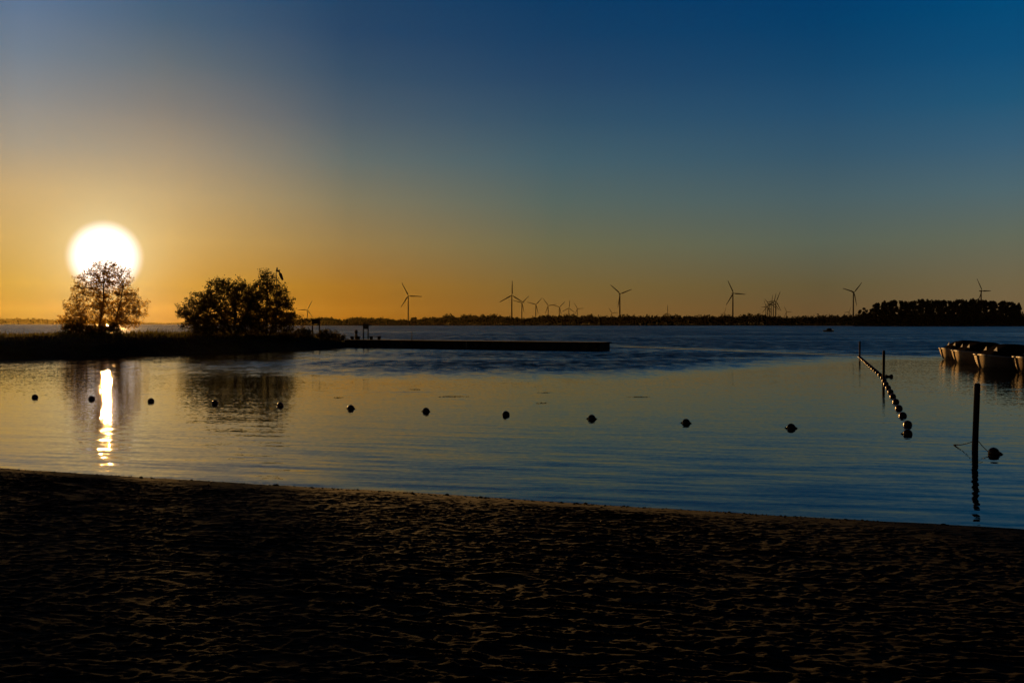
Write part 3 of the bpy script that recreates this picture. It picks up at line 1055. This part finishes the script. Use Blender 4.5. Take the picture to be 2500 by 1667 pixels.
# (hub column, hub row, blade length in pixels, rotor angle, yaw, label)
TURB = [
    (750.8, 755.8, 25.0, 27, 8, 'turbine just right of the tallest bank tree, one blade pointing left'),
    (996.9, 722.1, 34.0, -27, 10, 'tall turbine left of the others, beside small rounded tree'),
    (1249.5, 721.0, 36.0, 1, 12, 'tall turbine with one blade straight up, at the left of the row of shrinking turbines'),
    (1274.0, 739.5, 24.5, 46, 14, 'second turbine of the shrinking row, right behind the tall one'),
    (1308.0, 743.3, 23.0, 44, 14, 'third turbine of the shrinking row'),
    (1338.3, 745.9, 22.0, -38, 14, 'fourth turbine of the shrinking row, two blades raised like a V'),
    (1365.6, 749.7, 20.5, 46, 16, 'fifth turbine of the shrinking row'),
    (1388.8, 752.2, 19.5, 5, 16, 'sixth turbine of the shrinking row, one blade straight up'),
    (1409.7, 753.5, 17.0, -33, 16, 'last turbine at the right end of the shrinking row'),
    (1493.9, 764.2, 15.0, -35, 16, 'tiny turbine close to the left of the tall one above the jetty end'),
    (1513.3, 717.3, 34.0, -50, 18, 'tall turbine above the jetty end, two blades spread like a V'),
    (1629.3, 764.2, 19.5, 0, 16, 'tiny turbine rising from the woods with one blade straight up'),
    (1768.4, 764.2, 13.5, 14, 18, 'tiny turbine low on the woods left of a tall one'),
    (1789.3, 716.0, 35.0, -26, 18, 'tall turbine left of the tight turbine cluster, one blade level to the right'),
    (1893.9, 735.7, 27.5, 27, 22, 'largest turbine of the tight cluster, at its right end'),
    (1888.0, 739.0, 25.0, 17, 22, 'second turbine from the right in the tight cluster'),
    (1882.7, 742.3, 23.0, 8, 22, 'third turbine from the right in the tight cluster'),
    (1878.0, 746.0, 22.0, -40, 22, 'fourth turbine from the right in the tight cluster'),
    (1874.0, 749.2, 19.5, 28, 22, 'fifth turbine from the right in the tight cluster'),
    (1869.8, 751.5, 18.5, -18, 22, 'smallest turbine of the tight cluster, at its left end'),
    (1919.9, 761.2, 14.5, -29, 20, 'tiny turbine just right of the tight cluster'),
    (2083.5, 713.3, 34.5, 45, 20, 'tall turbine left of the poplar row'),
    (2072.3, 761.8, 14.0, 25, 20, 'tiny turbine at the foot of the tall one left of the poplar row'),
    (2395.4, 710.2, 35.0, -31, 28, 'tall turbine rising behind the poplar row at far right'),
]
proto = make_turbine()
for i, (hx, hy, L, ang, yaw, lab) in enumerate(TURB):
    o = proto if i == 0 else copy_tree(proto)
    D = 55.0 * F / L
    p = at(hx, hy, D)
    o.location = (p.x, p.y, p.z - 112.0)
    az_ = math.degrees(math.atan2(p.x, p.y))
    o.rotation_euler = (0, 0, R(yaw - az_ * 0.0))
    k = 0
    for ch in o.children:
        if ch.name.startswith('blade'):
            ch.rotation_euler = (0, R(ang + 120 * k), 0)
            k += 1
    tag(o, lab, 'wind turbine', 'wind turbines beyond the far shore')


# ------------------------------------------------------------------ jetty and what stands on it
JZ = 0.86
JA, JB = Vector((-19.5, 115.8, 0)), Vector((8.75, 99.3, 0))
jd = (JB - JA).normalized()
jn = Vector((-jd.y, jd.x, 0))
JL = (JB - JA).length
jr = empty('jetty', JA, math.atan2(jd.y, jd.x))
tag(jr, 'long low dark jetty with solid sheet-pile side running out from the bank', 'jetty')
j = MB()                                       # corrugated sheet-pile wall, local x along the jetty
n = int(JL / 0.3)
for side, y0 in ((0, 0.0), (1, 2.4)):
    pts = []
    for k in range(n + 1):
        pts.append((JL * k / n, y0 + (0.10 if (k // 2) % 2 else 0.0)))
    b = len(j.v)
    for x, y in pts:
        j.v += [(x, y, -1.0), (x, y, JZ - 0.12)]
    for k in range(n):
        j.f.append((b + 2 * k, b + 2 * k + 2, b + 2 * k + 3, b + 2 * k + 1))
j.add([(JL, 0, -1), (JL, 2.4, -1), (JL, 2.4, JZ - 0.12), (JL, 0, JZ - 0.12)], [(0, 1, 2, 3)])
j.build('sheet_pile_wall', M_STEEL, jr)
j = MB()
j.box((-0.5, -0.12, JZ - 0.12), (JL + 0.12, 2.62, JZ))
j.build('deck', M_WOOD, jr)
j = MB()
gx = (Vector(at(1143.6, 840, 107.5)) - JA).dot(jd)
j.box((gx - 0.03, -0.16, 0.05), (gx + 0.03, -0.125, JZ - 0.04))
j.build('pale_strip', M_PALE, jr)  # thin pale upright strip on the wall face
for u in (6.0, 15.0, 24.0, JL - 0.3):
    j = MB()
    j.tube([(u, -0.22, -1), (u, -0.22, JZ - 0.1)], 0.09, 8)
    j.build('fender_pile', M_WOOD, jr)


def board(px, dist, w_, z0, z_bot, z_top, name, label):
    p = at(px, HZ, dist)
    r_ = empty(name, (p.x, p.y, z0), R(-8))
    tag(r_, label, 'notice board', 'notice boards by the jetty')
    for s in (-1, 1):
        b = MB()
        b.box((s * w_ / 2 - 0.06, -0.06, -0.3), (s * w_ / 2 + 0.06, 0.06, z_top - z0))
        b.build('post', M_WOOD, r_)
    b = MB()
    b.box((-w_ / 2 - 0.02, -0.085, z_bot - z0), (w_ / 2 + 0.02, -0.062, z_top - z0 - 0.02))
    b.build('panel', M_SIGN, r_)
    b = MB()
    b.box((-w_ / 2 - 0.09, -0.11, z_top - z0), (w_ / 2 + 0.09, 0.09, z_top - z0 + 0.06))
    b.build('cap_board', M_WOOD, r_)
    return r_


p = at(771.5, HZ, 114.5)
board(771.5, 114.5, 0.82, bank_z(p.x, p.y), 2.72, 3.2, 'notice_board', 'wider dark notice board on two posts standing among bank shrubs')
board(893, 117.0, 0.56, JZ, 2.1, 2.66, 'notice_board', 'narrower dark notice board on two long posts at the start of the jetty')


def bench(px, dist, L, zt, label):
    p = at(px, HZ, dist)
    r_ = empty('bench', (p.x, p.y, JZ), R(-12))
    tag(r_, label, 'bench', 'low benches on the jetty')
    b = MB()
    b.box((-L / 2, -0.2, zt - 0.07), (L / 2, 0.2, zt))
    b.build('seat', M_WOOD, r_)
    for s in (-1, 1):
        b = MB()
        b.box((s * (L / 2 - 0.22) - 0.14, -0.17, 0), (s * (L / 2 - 0.22) + 0.14, 0.17, zt - 0.072))
        b.build('support', M_WOOD, r_)
    return r_


bench(916, 116.6, 1.42, 0.4, 'low dark bench right of the narrower notice board')
bench(867, 117.4, 1.2, 0.37, 'low dark bench left of the narrower notice board, thick post behind it')
p = at(869.5, HZ, 118.3)
mp = MB()
mp.lathe([(0.17, -0.6), (0.17, 0.55), (0.13, 0.6), (0.13, 0.7), (0.18, 0.75), (0.18, 1.05), (0.1, 1.13)], 12)
o = mp.build('mooring_post', M_WOOD, None, True)
o.location = (p.x, p.y, JZ)
tag(o, 'thick dark mooring post with a cap behind the left jetty bench', 'post')
p = at(1005.4, HZ, 112.2)
mp = MB()
mp.lathe([(0.055, -0.3), (0.05, 0.95), (0.03, 1.0)], 10)
o = mp.build('marker_pole', M_STEEL, None, True)
o.location = (p.x, p.y, JZ)
tag(o, 'thin dark pole standing alone on the middle of the jetty', 'pole')

# windsock on its mast
p = at(675.7, HZ, 104)
zb = bank_z(p.x, p.y)
ws = empty('windsock', (p.x, p.y, zb))
tag(ws, 'limp dark windsock hanging from a tall thin mast before the tallest bank tree', 'windsock')
zt = EYE + (HZ - 657) / F * 104 - zb
b = MB()
b.tube([(0, 0, -0.4), (0, 0, zt)], [0.05, 0.035], 8)
b.build('mast', M_STEEL, ws)
b = MB()
b.lathe([(0.19, -0.03), (0.215, -0.03), (0.215, 0.03), (0.19, 0.03)], 16, 'X', (0.06, 0, zt - 0.05))
b.build('hoop', M_STEEL, ws)
b = MB()
k = 104 / F
b.tube([(0.02, 0, zt - 0.05), (5.5 * k, 0, zt - 4 * k), (9 * k, 0.02, zt - 12 * k), (12 * k, 0.02, zt - 20 * k), (14.8 * k, 0.03, zt - 27 * k)], [0.22, 0.21, 0.17, 0.14, 0.11], 14, cap=False)
b.build('sock', M_SOCK, ws, True)


# ------------------------------------------------------------------ posts in the water
def water_post(px, py, dist_top_row, rad, lean, label, rope=False):
    g = ground(px, py)
    h = (py - dist_top_row) / F * g.y
    mb = MB()
    prof, n = [], 14
    pts, rr = [], []
    for i in range(9):
        z = -1.2 + (h + 1.2) * i / 8
        pts.append((lean * max(0, z) / h, 0, z))
        rr.append(rad * (1.04 - 0.06 * i / 8 + 0.02 * math.sin(i * 2.1)))
    pts.append((lean * (h + 0.02) / h, 0, h + 0.025))
    rr.append(rad * 0.7)
    mb.tube(pts, rr, 14)
    r_ = mb.build('wooden_post', M_WOOD, None, True)
    r_.location = g
    return tag(r_, label, 'post', 'wooden posts standing in the bay'), g, h


near_post, np_, nh = water_post(2380, 1101, 938, 0.062, 0.042, 'tallest near dark wooden post in the water by the beach at right')
water_post(2157, 923.5, 856.6, 0.066, 0.01, 'middle dark wooden post beside the diagonal buoy row')
water_post(2099, 871.5, 833.5, 0.07, 0.0, 'farthest wooden post at the far end of the diagonal buoy row')


# ------------------------------------------------------------------ buoys
def buoy_body(rad=0.113):
    mb = MB()
    prof = []
    for i in range(17):
        a = -math.pi / 2 + math.pi * i / 16
        r_ = rad * math.cos(a)
        if abs(i - 8) == 0:
            r_ *= 1.03
        prof.append((max(r_, 0.012), rad * math.sin(a)))
    mb.lathe(prof, 24, 'X')
    return mb.mesh('buoy')


BUOY = buoy_body()
BUOY.materials.append(M_BUOY)
BUOY.polygons.foreach_set('use_smooth', [True] * len(BUOY.polygons))


def sleeve_mesh():
    mb = MB()
    mb.tube([(0.10, 0, 0), (0.135, 0, -0.012), (0.19, 0, -0.045)], [0.034, 0.024, 0.014], 8)
    return mb.mesh('rope_sleeve')


SLEEVE = sleeve_mesh()
SLEEVE.materials.append(M_ROPE)


def buoy(loc, rz, label, group, sleeves=(), tilt=0.0, name='buoy'):
    if sleeves:
        r_ = empty(name, loc, rz)
        f_ = bpy.data.objects.new('float', BUOY)
        COL.objects.link(f_)
        f_.parent = r_
        for s in sleeves:
            e_ = bpy.data.objects.new('rope_sleeve', SLEEVE)
            COL.objects.link(e_)
            e_.parent = r_
            if s < 0:
                e_.rotation_euler = (0, 0, math.pi)
    else:
        r_ = bpy.data.objects.new(name, BUOY)
        COL.objects.link(r_)
        r_.location = loc
        r_.rotation_euler = (0, tilt, rz)
    return tag(r_, label, 'buoy', group)


ROW = [(85.4, 970), (223.8, 973.8), (368.7, 979.5), (524.7, 984.5), (684, 990), (856.5, 996.7), (1040, 1003.6), (1235.4, 1012.2), (1444.6, 1021.4), (1675, 1032), (1931.6, 1043.9), (2216, 1058.6)]
ROWL = ['leftmost round buoy of the long row across the bay', 'round buoy just left of the sun glitter on the water', 'round buoy just right of the sun glitter on the water',
        'round buoy fourth from the left in the long row, in the tree reflections', 'round buoy at the right edge of the tree reflections, fifth from the left',
        'round buoy sixth from the left in the long row', 'round buoy seventh from the left, below the empty middle of the jetty', 'round buoy eighth from the left, at the middle of the picture',
        'round buoy ninth from the left in the long row', 'round buoy with rope stubs on both sides, tenth from the left', 'round buoy with rope stubs on both sides, eleventh from the left',
        'round buoy at the right end of the long row, close below the diagonal row']
for i, ((px, py), lab) in enumerate(zip(ROW, ROWL)):
    g = ground(px, py, 0.012)
    buoy(g, R(-24) + 0.12 * math.sin(i * 2.7), lab, 'buoys in the long row across the bay', (-1, 1) if i in (8, 9, 10, 5, 6) else ((-1,) if i == 11 else ()), 0.1 * math.sin(i * 1.3))
N2 = 23
P0, P1 = ground(2216, 1036.6, 0.012), ground(2098, 871.3, 0.012)
P0y, P1y = P0.copy(), P1.copy()
MIDC = [(2216, 1036.6), (2204, 1014.8), (2194.5, 996.7), (2187, 981), (2179.8, 968), (2174, 956.8), (2168.5, 946.5), (2163, 937.3), (2158.9, 929.2), (2155, 921.9), (2148, 914.5)]
for i in range(N2):
    if i < len(MIDC):
        g = ground(*MIDC[i], 0.012)
    else:
        a0 = ground(*MIDC[-1], 0.012)
        g = a0 + (P1 - a0) * ((i - len(MIDC) + 1) / (N2 - len(MIDC)))
    if i == 0:
        lab = 'nearest round buoy of the diagonal row, touching the long row at its right end'
    elif i == N2 - 1:
        lab = 'farthest tiny buoy of the diagonal row at the foot of the farthest post'
    else:
        lab = 'buoy of the diagonal row running out to the posts, %s from the near end' % ORD[i]
    buoy(g, R(68), lab, 'buoys in the diagonal row', (), 0.08 * math.sin(i * 1.9))

# buoy tied to the near post, and its ropes
gb = ground(2426, 1105.0, 0.03)
buoy(gb, R(-10), 'round buoy tied by a rope to the tallest near post', None, (1,))
za = (1101 - 1077) / F * np_.y
tie = Vector((np_.x + 0.01, np_.y, za))
rp = MB()
a = tie + Vector((0.06, -0.02, 0))
e = gb + Vector((-0.11, 0, 0.02))
rp.tube([a, a.lerp(e, 0.33) + Vector((0, 0, -0.012)), a.lerp(e, 0.66) + Vector((0, 0, -0.012)), e], 0.008, 6)
tag(rp.build('rope', M_ROPE), 'short rope between the near post and the buoy tied to it', 'rope', 'ropes on the near post')
e = ground(2329, 1086.0, 0.0)
a = tie + Vector((-0.06, -0.02, 0.0))
rp = MB()
rp.tube([a, a.lerp(e, 0.3) + Vector((0, 0, -0.02)), a.lerp(e, 0.62) + Vector((0, 0, -0.025)), a.lerp(e, 0.9) + Vector((0, 0, -0.004)), e + Vector((0, 0, 0.004)), e + Vector((-0.06, 0.02, -0.06))],
        [0.008, 0.008, 0.009, 0.015, 0.013, 0.01], 6)
tag(rp.build('rope', M_ROPE), 'slack rope dipping from the near post into the water on its left', 'rope', 'ropes on the near post')

# twin float lying by the middle post
p0, p1 = ground(2162.5, 918.5, 0.03), ground(2173.5, 918.5, 0.04)
tf = MB()
c = p0.lerp(p1, 0.5)
d = p1 - p0
rr = d.length
tf.lathe([(0.02, -0.16), (0.085, -0.12), (0.09, -0.06), (0.05, -0.01), (0.05, 0.06), (0.095, 0.11), (0.11, 0.17), (0.08, 0.23), (0.02, 0.25)], 14, 'X')
o = tf.build('float', M_BUOY, None, True)
o.location = c
o.rotation_euler = (0, 0, R(-12))
tag(o, 'small waisted float lying on the water at the right of the middle post', 'float')


# ------------------------------------------------------------------ boats
def hull_sections(L, B, H, n=26):
    """blunt clinker sloop, bow at +x; returns rings of (y, z) from keel to gunwale"""
    rings = []
    for i in range(n + 1):
        t = 1 - (1 - i / n) ** 1.6                    # 0 stern .. 1 bow, rings crowd at the bow
        x = L * t
        if t < 0.55:
            hb = 0.78 + 0.22 * math.sin(t / 0.55 * math.pi / 2)
        else:
            u = (t - 0.55) / 0.45
            hb = max(0.0, 1 - u ** 4.5) ** 0.25
        sheer = H * (0.86 + 0.30 * max(0, t - 0.35) ** 2 / 0.42 + 0.05 * (1 - t) ** 2)
        keel = -0.28 + (0.34 * ((t - 0.8) / 0.2) ** 2 if t > 0.8 else 0.0)
        ring = []
        for k in range(9):
            s = k / 8
            y = hb * B / 2 * (0.05 + 0.95 * math.sin(s * math.pi / 2) ** (0.62 if t < 0.8 else 0.85))
            z = keel + (sheer - keel) * (s ** 1.35)
            ring.append((x + 0.10 * s * (t > 0.9) * (t - 0.9) / 0.1 * 2.0, y, z))
        rings.append(ring)
    return rings


def make_boat(loc, head, L, B, H, label, canopy='hood', stripes=False, hood_h=0.85, paint=None):
    paint = paint or M_HULL
    root = empty('sloop', loc, math.atan2(head[1], head[0]))
    tag(root, label, 'boat', 'covered sloops moored on the right')
    rings = hull_sections(L, B, H)
    n = len(rings)
    mb = MB()
    for side in (1, -1):
        b = len(mb.v)
        for ring in rings:
            mb.v += [(x - L / 2, y * side, z) for x, y, z in ring]
        for i in range(n - 1):
            for k in range(8):
                q2 = (b + i * 9 + k, b + i * 9 + k + 1, b + (i + 1) * 9 + k + 1, b + (i + 1) * 9 + k)
                mb.f.append(q2 if side < 0 else q2[::-1])
    # transom and flat deck just below the gunwale
    st = rings[0]
    mb.add([(x - L / 2, y, z) for x, y, z in st] + [(x - L / 2, -y, z) for x, y, z in reversed(st)], [tuple(range(18))])
    me_ = mb.mesh('hull')
    hull = link_mesh('hull', me_, paint, root, True)
    # clinker planking lines: thin raised laps along the hull
    lap = MB()
    for side in (1, -1):
        for k in (4, 5, 6, 7):
            lap.tube([(r_[k][0] - L / 2, (r_[k][1] + 0.004) * side, r_[k][2]) for r_ in rings[1:]], 0.009, 5)
    lap.build('plank_laps', paint, hull)
    rl = MB()
    for side in (1, -1):
        rl.tube([(r_[8][0] - L / 2, (r_[8][1] + 0.01) * side, r_[8][2]) for r_ in rings], 0.045, 8)
    rl.build('rub_rail', M_RAIL, root, True)
    stem = MB()
    tip = rings[-1]
    stem.tube([(tip[k][0] - L / 2 + 0.03, 0, tip[k][2]) for k in range(9)] + [(tip[8][0] - L / 2 + 0.03, 0, tip[8][2] + 0.08)], 0.04, 8)
    stem.build('stem', M_DARK, root)
    dk = MB()
    ys_ = [(r_[8][0] - L / 2, r_[8][1] * 0.97, r_[8][2] - 0.06) for r_ in rings]
    for i in range(n - 1):
        a_, c_ = ys_[i], ys_[i + 1]
        dk.add([(a_[0], -a_[1], a_[2]), (c_[0], -c_[1], c_[2]), (c_[0], c_[1], c_[2]), (a_[0], a_[1], a_[2])], [(0, 1, 2, 3)])
    dk.build('deck', M_CANVAS, root)
    # sprayhood: a blunt rounded cover rising behind the short foredeck, then a lower cockpit cover
    def gun(t):
        q4 = (1 - (1 - t) ** (1 / 1.6)) * (n - 1)
        i = min(n - 2, max(0, int(q4)))
        f_ = q4 - i
        return [rings[i][8][q3] * (1 - f_) + rings[i + 1][8][q3] * f_ for q3 in range(3)]

    def hood(t, a_, out=0.0):
        hh = float(np.interp(t, HT, HH))
        gx, gy, gz = gun(t)
        cy = math.cos(a_)
        yy = (gy * 0.95 + out) * (abs(cy) ** 0.5) * (1 if cy >= 0 else -1)
        zz = gz + (hood_h * hh + out) * (math.sin(a_) ** 0.55)
        return (gx - L / 2 + out * 0.8, yy, zz)
    HT = [0.0, 0.03, 0.40, 0.455, 0.47, 0.53, 0.62, 0.70, 0.78, 0.86, 0.92, 0.955]
    HH = [0.02, 0.22, 0.26, 0.28, 0.86, 0.97, 1.0, 0.98, 0.86, 0.58, 0.27, 0.03]
    m_ = 16
    ts_ = [0.0, 0.03, 0.2, 0.40, 0.455, 0.47, 0.50, 0.53, 0.58, 0.62, 0.66, 0.70, 0.74, 0.78, 0.82, 0.86, 0.89, 0.92, 0.94, 0.955]
    cv = MB()
    for t in ts_:
        for k in range(m_ + 1):
            cv.v.append(hood(t, math.pi * k / m_))
    for i in range(len(ts_) - 1):
        for k in range(m_):
            cv.f.append((i * (m_ + 1) + k, i * (m_ + 1) + k + 1, (i + 1) * (m_ + 1) + k + 1, (i + 1) * (m_ + 1) + k))
    cano = cv.build('canopy', M_CANVAS, root, True)
    # triangular clear windows in the forward quarters of the hood
    for side in (1, -1):
        wb = MB()
        gx, gy, gz = gun(0.905)
        x_ = gx - L / 2
        tri = [(x_, gy * 0.96 * side, gz + 0.05), (x_ + 0.05, gy * 0.22 * side, gz + 0.07), (x_ - 0.14, gy * 0.60 * side, gz + 0.05 + hood_h * 0.60)]
        wb.add(tri + [(x - 0.02, y, z) for x, y, z in tri], [(0, 1, 2), (5, 4, 3), (0, 3, 4, 1), (1, 4, 5, 2), (2, 5, 3, 0)])
        wb.build('side_window', M_VINYL, cano)
    if stripes:                                   # slatted windscreen standing on the near side of the hood
        for k in range(3):
            sb = MB()
            gx, gy, gz = gun(0.60 - 0.055 * k)
            x0, y0, z0 = gx - L / 2, gy + 0.03, gz + 0.05
            p_ = [(x0 + 0.10, y0 - 0.32, z0 + 0.10), (x0 + 0.10, y0, z0 + 0.04), (x0 - 0.16, y0 - 0.06, z0 + 0.42), (x0 - 0.16, y0 - 0.34, z0 + 0.48)]
            sb.add(p_ + [(x - 0.03, y, z - 0.02) for x, y, z in p_], [(0, 1, 2, 3), (7, 6, 5, 4), (0, 4, 5, 1), (1, 5, 6, 2), (2, 6, 7, 3), (3, 7, 4, 0)])
            sb.build('window_strip', M_VINYL, cano)
    # bow line hanging down to the water
    ln = MB()
    ln.tube([(tip[8][0] - L / 2 + 0.02, 0.05, tip[8][2] - 0.02), (tip[8][0] - L / 2 - 0.25, B * 0.26, 0.25), (tip[8][0] - L / 2 - 0.5, B * 0.36, -0.1)], 0.014, 6)
    ln.build('bow_line', M_DARK, root)
    # fender hung on the near side
    fd = MB()
    fx, fy, fz = gun(0.60)
    fd.lathe([(0.02, -0.30), (0.075, -0.24), (0.085, 0.0), (0.075, 0.22), (0.03, 0.28)], 12, 'Z', (fx - L / 2, fy + 0.13, 0.42))
    fd.build('fender', M_RAIL, root, True)
    return root


def boat_at(px, py, head, L, B, H, label, **kw):
    """px, py: where the stem meets the water"""
    g = ground(px, py)
    h = Vector((head[0], head[1], 0)).normalized()
    c = g - h * (L / 2 - 0.15)
    return make_boat((c.x, c.y, 0), (h.x, h.y), L, B, H, label, **kw)


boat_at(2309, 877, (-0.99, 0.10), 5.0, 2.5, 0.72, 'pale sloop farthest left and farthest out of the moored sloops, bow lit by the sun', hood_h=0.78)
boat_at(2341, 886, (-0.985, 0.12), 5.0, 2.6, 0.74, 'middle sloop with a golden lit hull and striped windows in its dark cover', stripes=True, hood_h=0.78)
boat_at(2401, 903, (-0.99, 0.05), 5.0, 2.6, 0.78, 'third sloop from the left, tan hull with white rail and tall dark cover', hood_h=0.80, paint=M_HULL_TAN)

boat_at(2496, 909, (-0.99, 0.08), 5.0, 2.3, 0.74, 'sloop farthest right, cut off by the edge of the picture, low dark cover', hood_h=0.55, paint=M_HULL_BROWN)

# small boat far out on the lake
g = ground(2022, 810)
fb = empty('motor_boat', g, R(170))
tag(fb, 'tiny dark boat far out on the lake left of the poplars', 'boat')
b = MB()
for side in (1, -1):
    bs = len(b.v)
    for t in range(9):
        u = t / 8
        hb = 0.75 * (1 - max(0, u - 0.5) ** 2 * 4) ** 0.5 if u < 1 else 0.02
        b.v += [(u * 3.2 - 1.6, 0.05 * side, -0.15), (u * 3.2 - 1.6, hb * 0.8 * side, 0.1), (u * 3.2 - 1.6 + 0.1 * u, hb * side, 0.5 + 0.15 * u)]
    for t in range(8):
        for k in range(2):
            b.f.append((bs + t * 3 + k, bs + t * 3 + k + 1, bs + t * 3 + 4 + k, bs + t * 3 + 3 + k))
b.build('hull', M_HULL, fb)
b = MB()
b.box((-1.1, -0.55, 0.45), (0.5, 0.55, 1.05))
b.add([(-0.9, -0.5, 1.05), (0.2, -0.5, 1.05), (0.2, 0.5, 1.05), (-0.9, 0.5, 1.05), (-0.7, -0.35, 1.25), (-0.1, -0.35, 1.25), (-0.1, 0.35, 1.25), (-0.7, 0.35, 1.25)],
      [(0, 1, 5, 4), (1, 2, 6, 5), (2, 3, 7, 6), (3, 0, 4, 7), (4, 5, 6, 7)])
b.build('cover', M_CANVAS, fb)
b = MB()
b.box((-1.85, -0.15, 0.2), (-1.6, 0.15, 0.8))
b.build('outboard_motor', M_DARK, fb)


# ------------------------------------------------------------------ birds
def bird(px, py, D, span, roll, rz, label):
    p = at(px, py, D)
    r_ = empty('bird', p, rz)
    r_.rotation_euler = (roll, 0, rz)
    tag(r_, label, 'bird', 'birds over the far shore')
    b = MB()
    b.lathe([(0.01, -0.28), (0.05, -0.2), (0.075, 0.0), (0.05, 0.16), (0.035, 0.2), (0.01, 0.27)], 10, 'X')
    b.build('body', M_BIRD, r_, True)
    for s in (1, -1):
        w_ = MB()
        h_ = span / 2
        pts = [(0.10, 0.04 * s, 0.03), (0.12, h_ * 0.45 * s, 0.16), (-0.02, h_ * s, 0.05), (-0.10, h_ * 0.5 * s, 0.12), (-0.10, 0.04 * s, 0.02)]
        w_.add(pts + [(x, y, z + 0.02) for x, y, z in pts], [(0, 1, 2, 3, 4), (9, 8, 7, 6, 5)] + [(i, (i + 1) % 5, (i + 1) % 5 + 5, i + 5) for i in range(5)])
        w_.build('wing', M_BIRD, r_)
    return r_


bird(982.3, 691.8, 420, 1.2, 0.5, 0.5, 'bird flying at the upper blade tip of the leftmost tall turbine')
bird(1558.8, 689.3, 420, 0.9, 0.6, 1.2, 'bird high to the right of the tall turbine above the jetty end')
bird(1763.2, 700.8, 420, 0.9, 0.1, 1.5, 'bird left of the top of the turbine near the tight cluster')
bird(2018.0, 698.2, 420, 0.8, 0.1, 1.4, 'bird left of the tall turbine by the poplar row')

# ------------------------------------------------------------------ drift weed on the bay, clods and shells on the beach
WEED = [(1010.7, 950.6, 0.35, 'short dark weed patch farthest out in the middle of the bay'), (1103, 968, 0.75, 'longest dark weed patch above the middle of the long buoy row'),
        (1332, 958.5, 0.35, 'small dark weed patch right of the longest one'), (1322, 984, 0.22, 'tiny dark weed patch just below the small one'),
        (1560, 969, 0.5, 'dark weed patch farthest right in the bay'), (827, 970.5, 0.3, 'dark weed patch farthest left, right of the tree reflections')]
for i, (px, py, L, lab) in enumerate(WEED):
    g = ground(px, py)
    rnd = np.random.RandomState(90 + i)
    n = int(60 * L / 0.35)
    pos = np.stack([rnd.normal(0, L * 0.35, n), rnd.normal(0, 0.12, n), rnd.uniform(-0.004, 0.012, n)], 1)
    v, f = leaf_quads(pos, 0.035, rnd, 0.5)
    v[:, 2] = np.clip(v[:, 2] * 0.25 + 0.006, 0.002, 0.03)
    o = link_mesh('water_weed', from_arrays('water_weed', v, f), M_FAR)
    o.location = g
    tag(o, lab, 'water weed', 'weed patches floating in the bay')

rnd = np.random.RandomState(77)
vs, fs = [], []
ico = bmesh.new()
bmesh.ops.create_icosphere(ico, subdivisions=1, radius=1.0)
iv = np.array([v.co[:] for v in ico.verts])
ifc = np.array([[v.index for v in f.verts] for f in ico.faces])
ico.free()
V, Fc, nb = [], [], 0
for _ in range(1300):
    t = rnd.uniform(-6, 24)
    s = abs(rnd.normal(0.02, 0.09)) if rnd.rand() < 0.75 else rnd.uniform(0.1, 2.5)
    x, y = SH0 + SD * t + SN * s
    r_ = rnd.uniform(0.005, 0.014) * (2.6 if rnd.rand() < 0.05 else 1)
    k = iv * (1 + 0.5 * rnd.uniform(-0.5, 0.5, (len(iv), 1))) * r_ * np.array([rnd.uniform(0.8, 1.8), 1, rnd.uniform(0.5, 0.9)])
    z = float(beach_height(np.array([x]), np.array([y]))[0])
    V.append(k + (x, y, max(z, 0.0) + r_ * 0.2))
    Fc.append(ifc + nb)
    nb += len(iv)
tag(link_mesh('shore_debris', from_arrays('shore_debris', np.concatenate(V), np.concatenate(Fc)), M_BANK), 'crumbs of sand, wood and weed strewn along the waterline', 'debris', kind='stuff')

for px, py, lab in ((1469.7, 1228.5, 'small bright wet pebble at the waterline right of the middle'), (260, 1306, 'small golden lit pebble alone on the dark sand at left'),
                    (888, 1310, 'dull brown pebble on the dark sand left of the middle')):
    g = ground(px, py, 0.38)
    z = float(beach_height(np.array([g.x]), np.array([g.y]))[0])
    mb = MB()
    mb.lathe([(0.004, -0.014), (0.02, -0.008), (0.027, 0.002), (0.02, 0.012), (0.004, 0.018)], 10)
    o = mb.build('pebble', M_SHELL, None, True)
    o.location = (g.x, g.y, z + 0.03)
    o.rotation_euler = (0.5, 0.3, 1.0)
    tag(o, lab, 'pebble', 'pebbles on the beach')

# ------------------------------------------------------------------ the hazy evening air over the lake
hz = MB()
hz.box((-13000, -90, -3), (13000, 11500, 185))
mh = bpy.data.materials.new('evening_haze')
mh.use_nodes = True
mh.node_tree.nodes.remove(mh.node_tree.nodes['Principled BSDF'])
pv = mh.node_tree.nodes.new('ShaderNodeVolumePrincipled')
pv.inputs['Density'].default_value = 4.8e-6
pv.inputs['Anisotropy'].default_value = 0.82
pv.inputs['Color'].default_value = (0.95, 0.74, 0.25, 1)
mh.node_tree.links.new(pv.outputs[0], mh.node_tree.nodes['Material Output'].inputs['Volume'])
ho = hz.build('haze', mh)
tag(ho, 'thin evening haze over the lake', 'haze', kind='stuff')
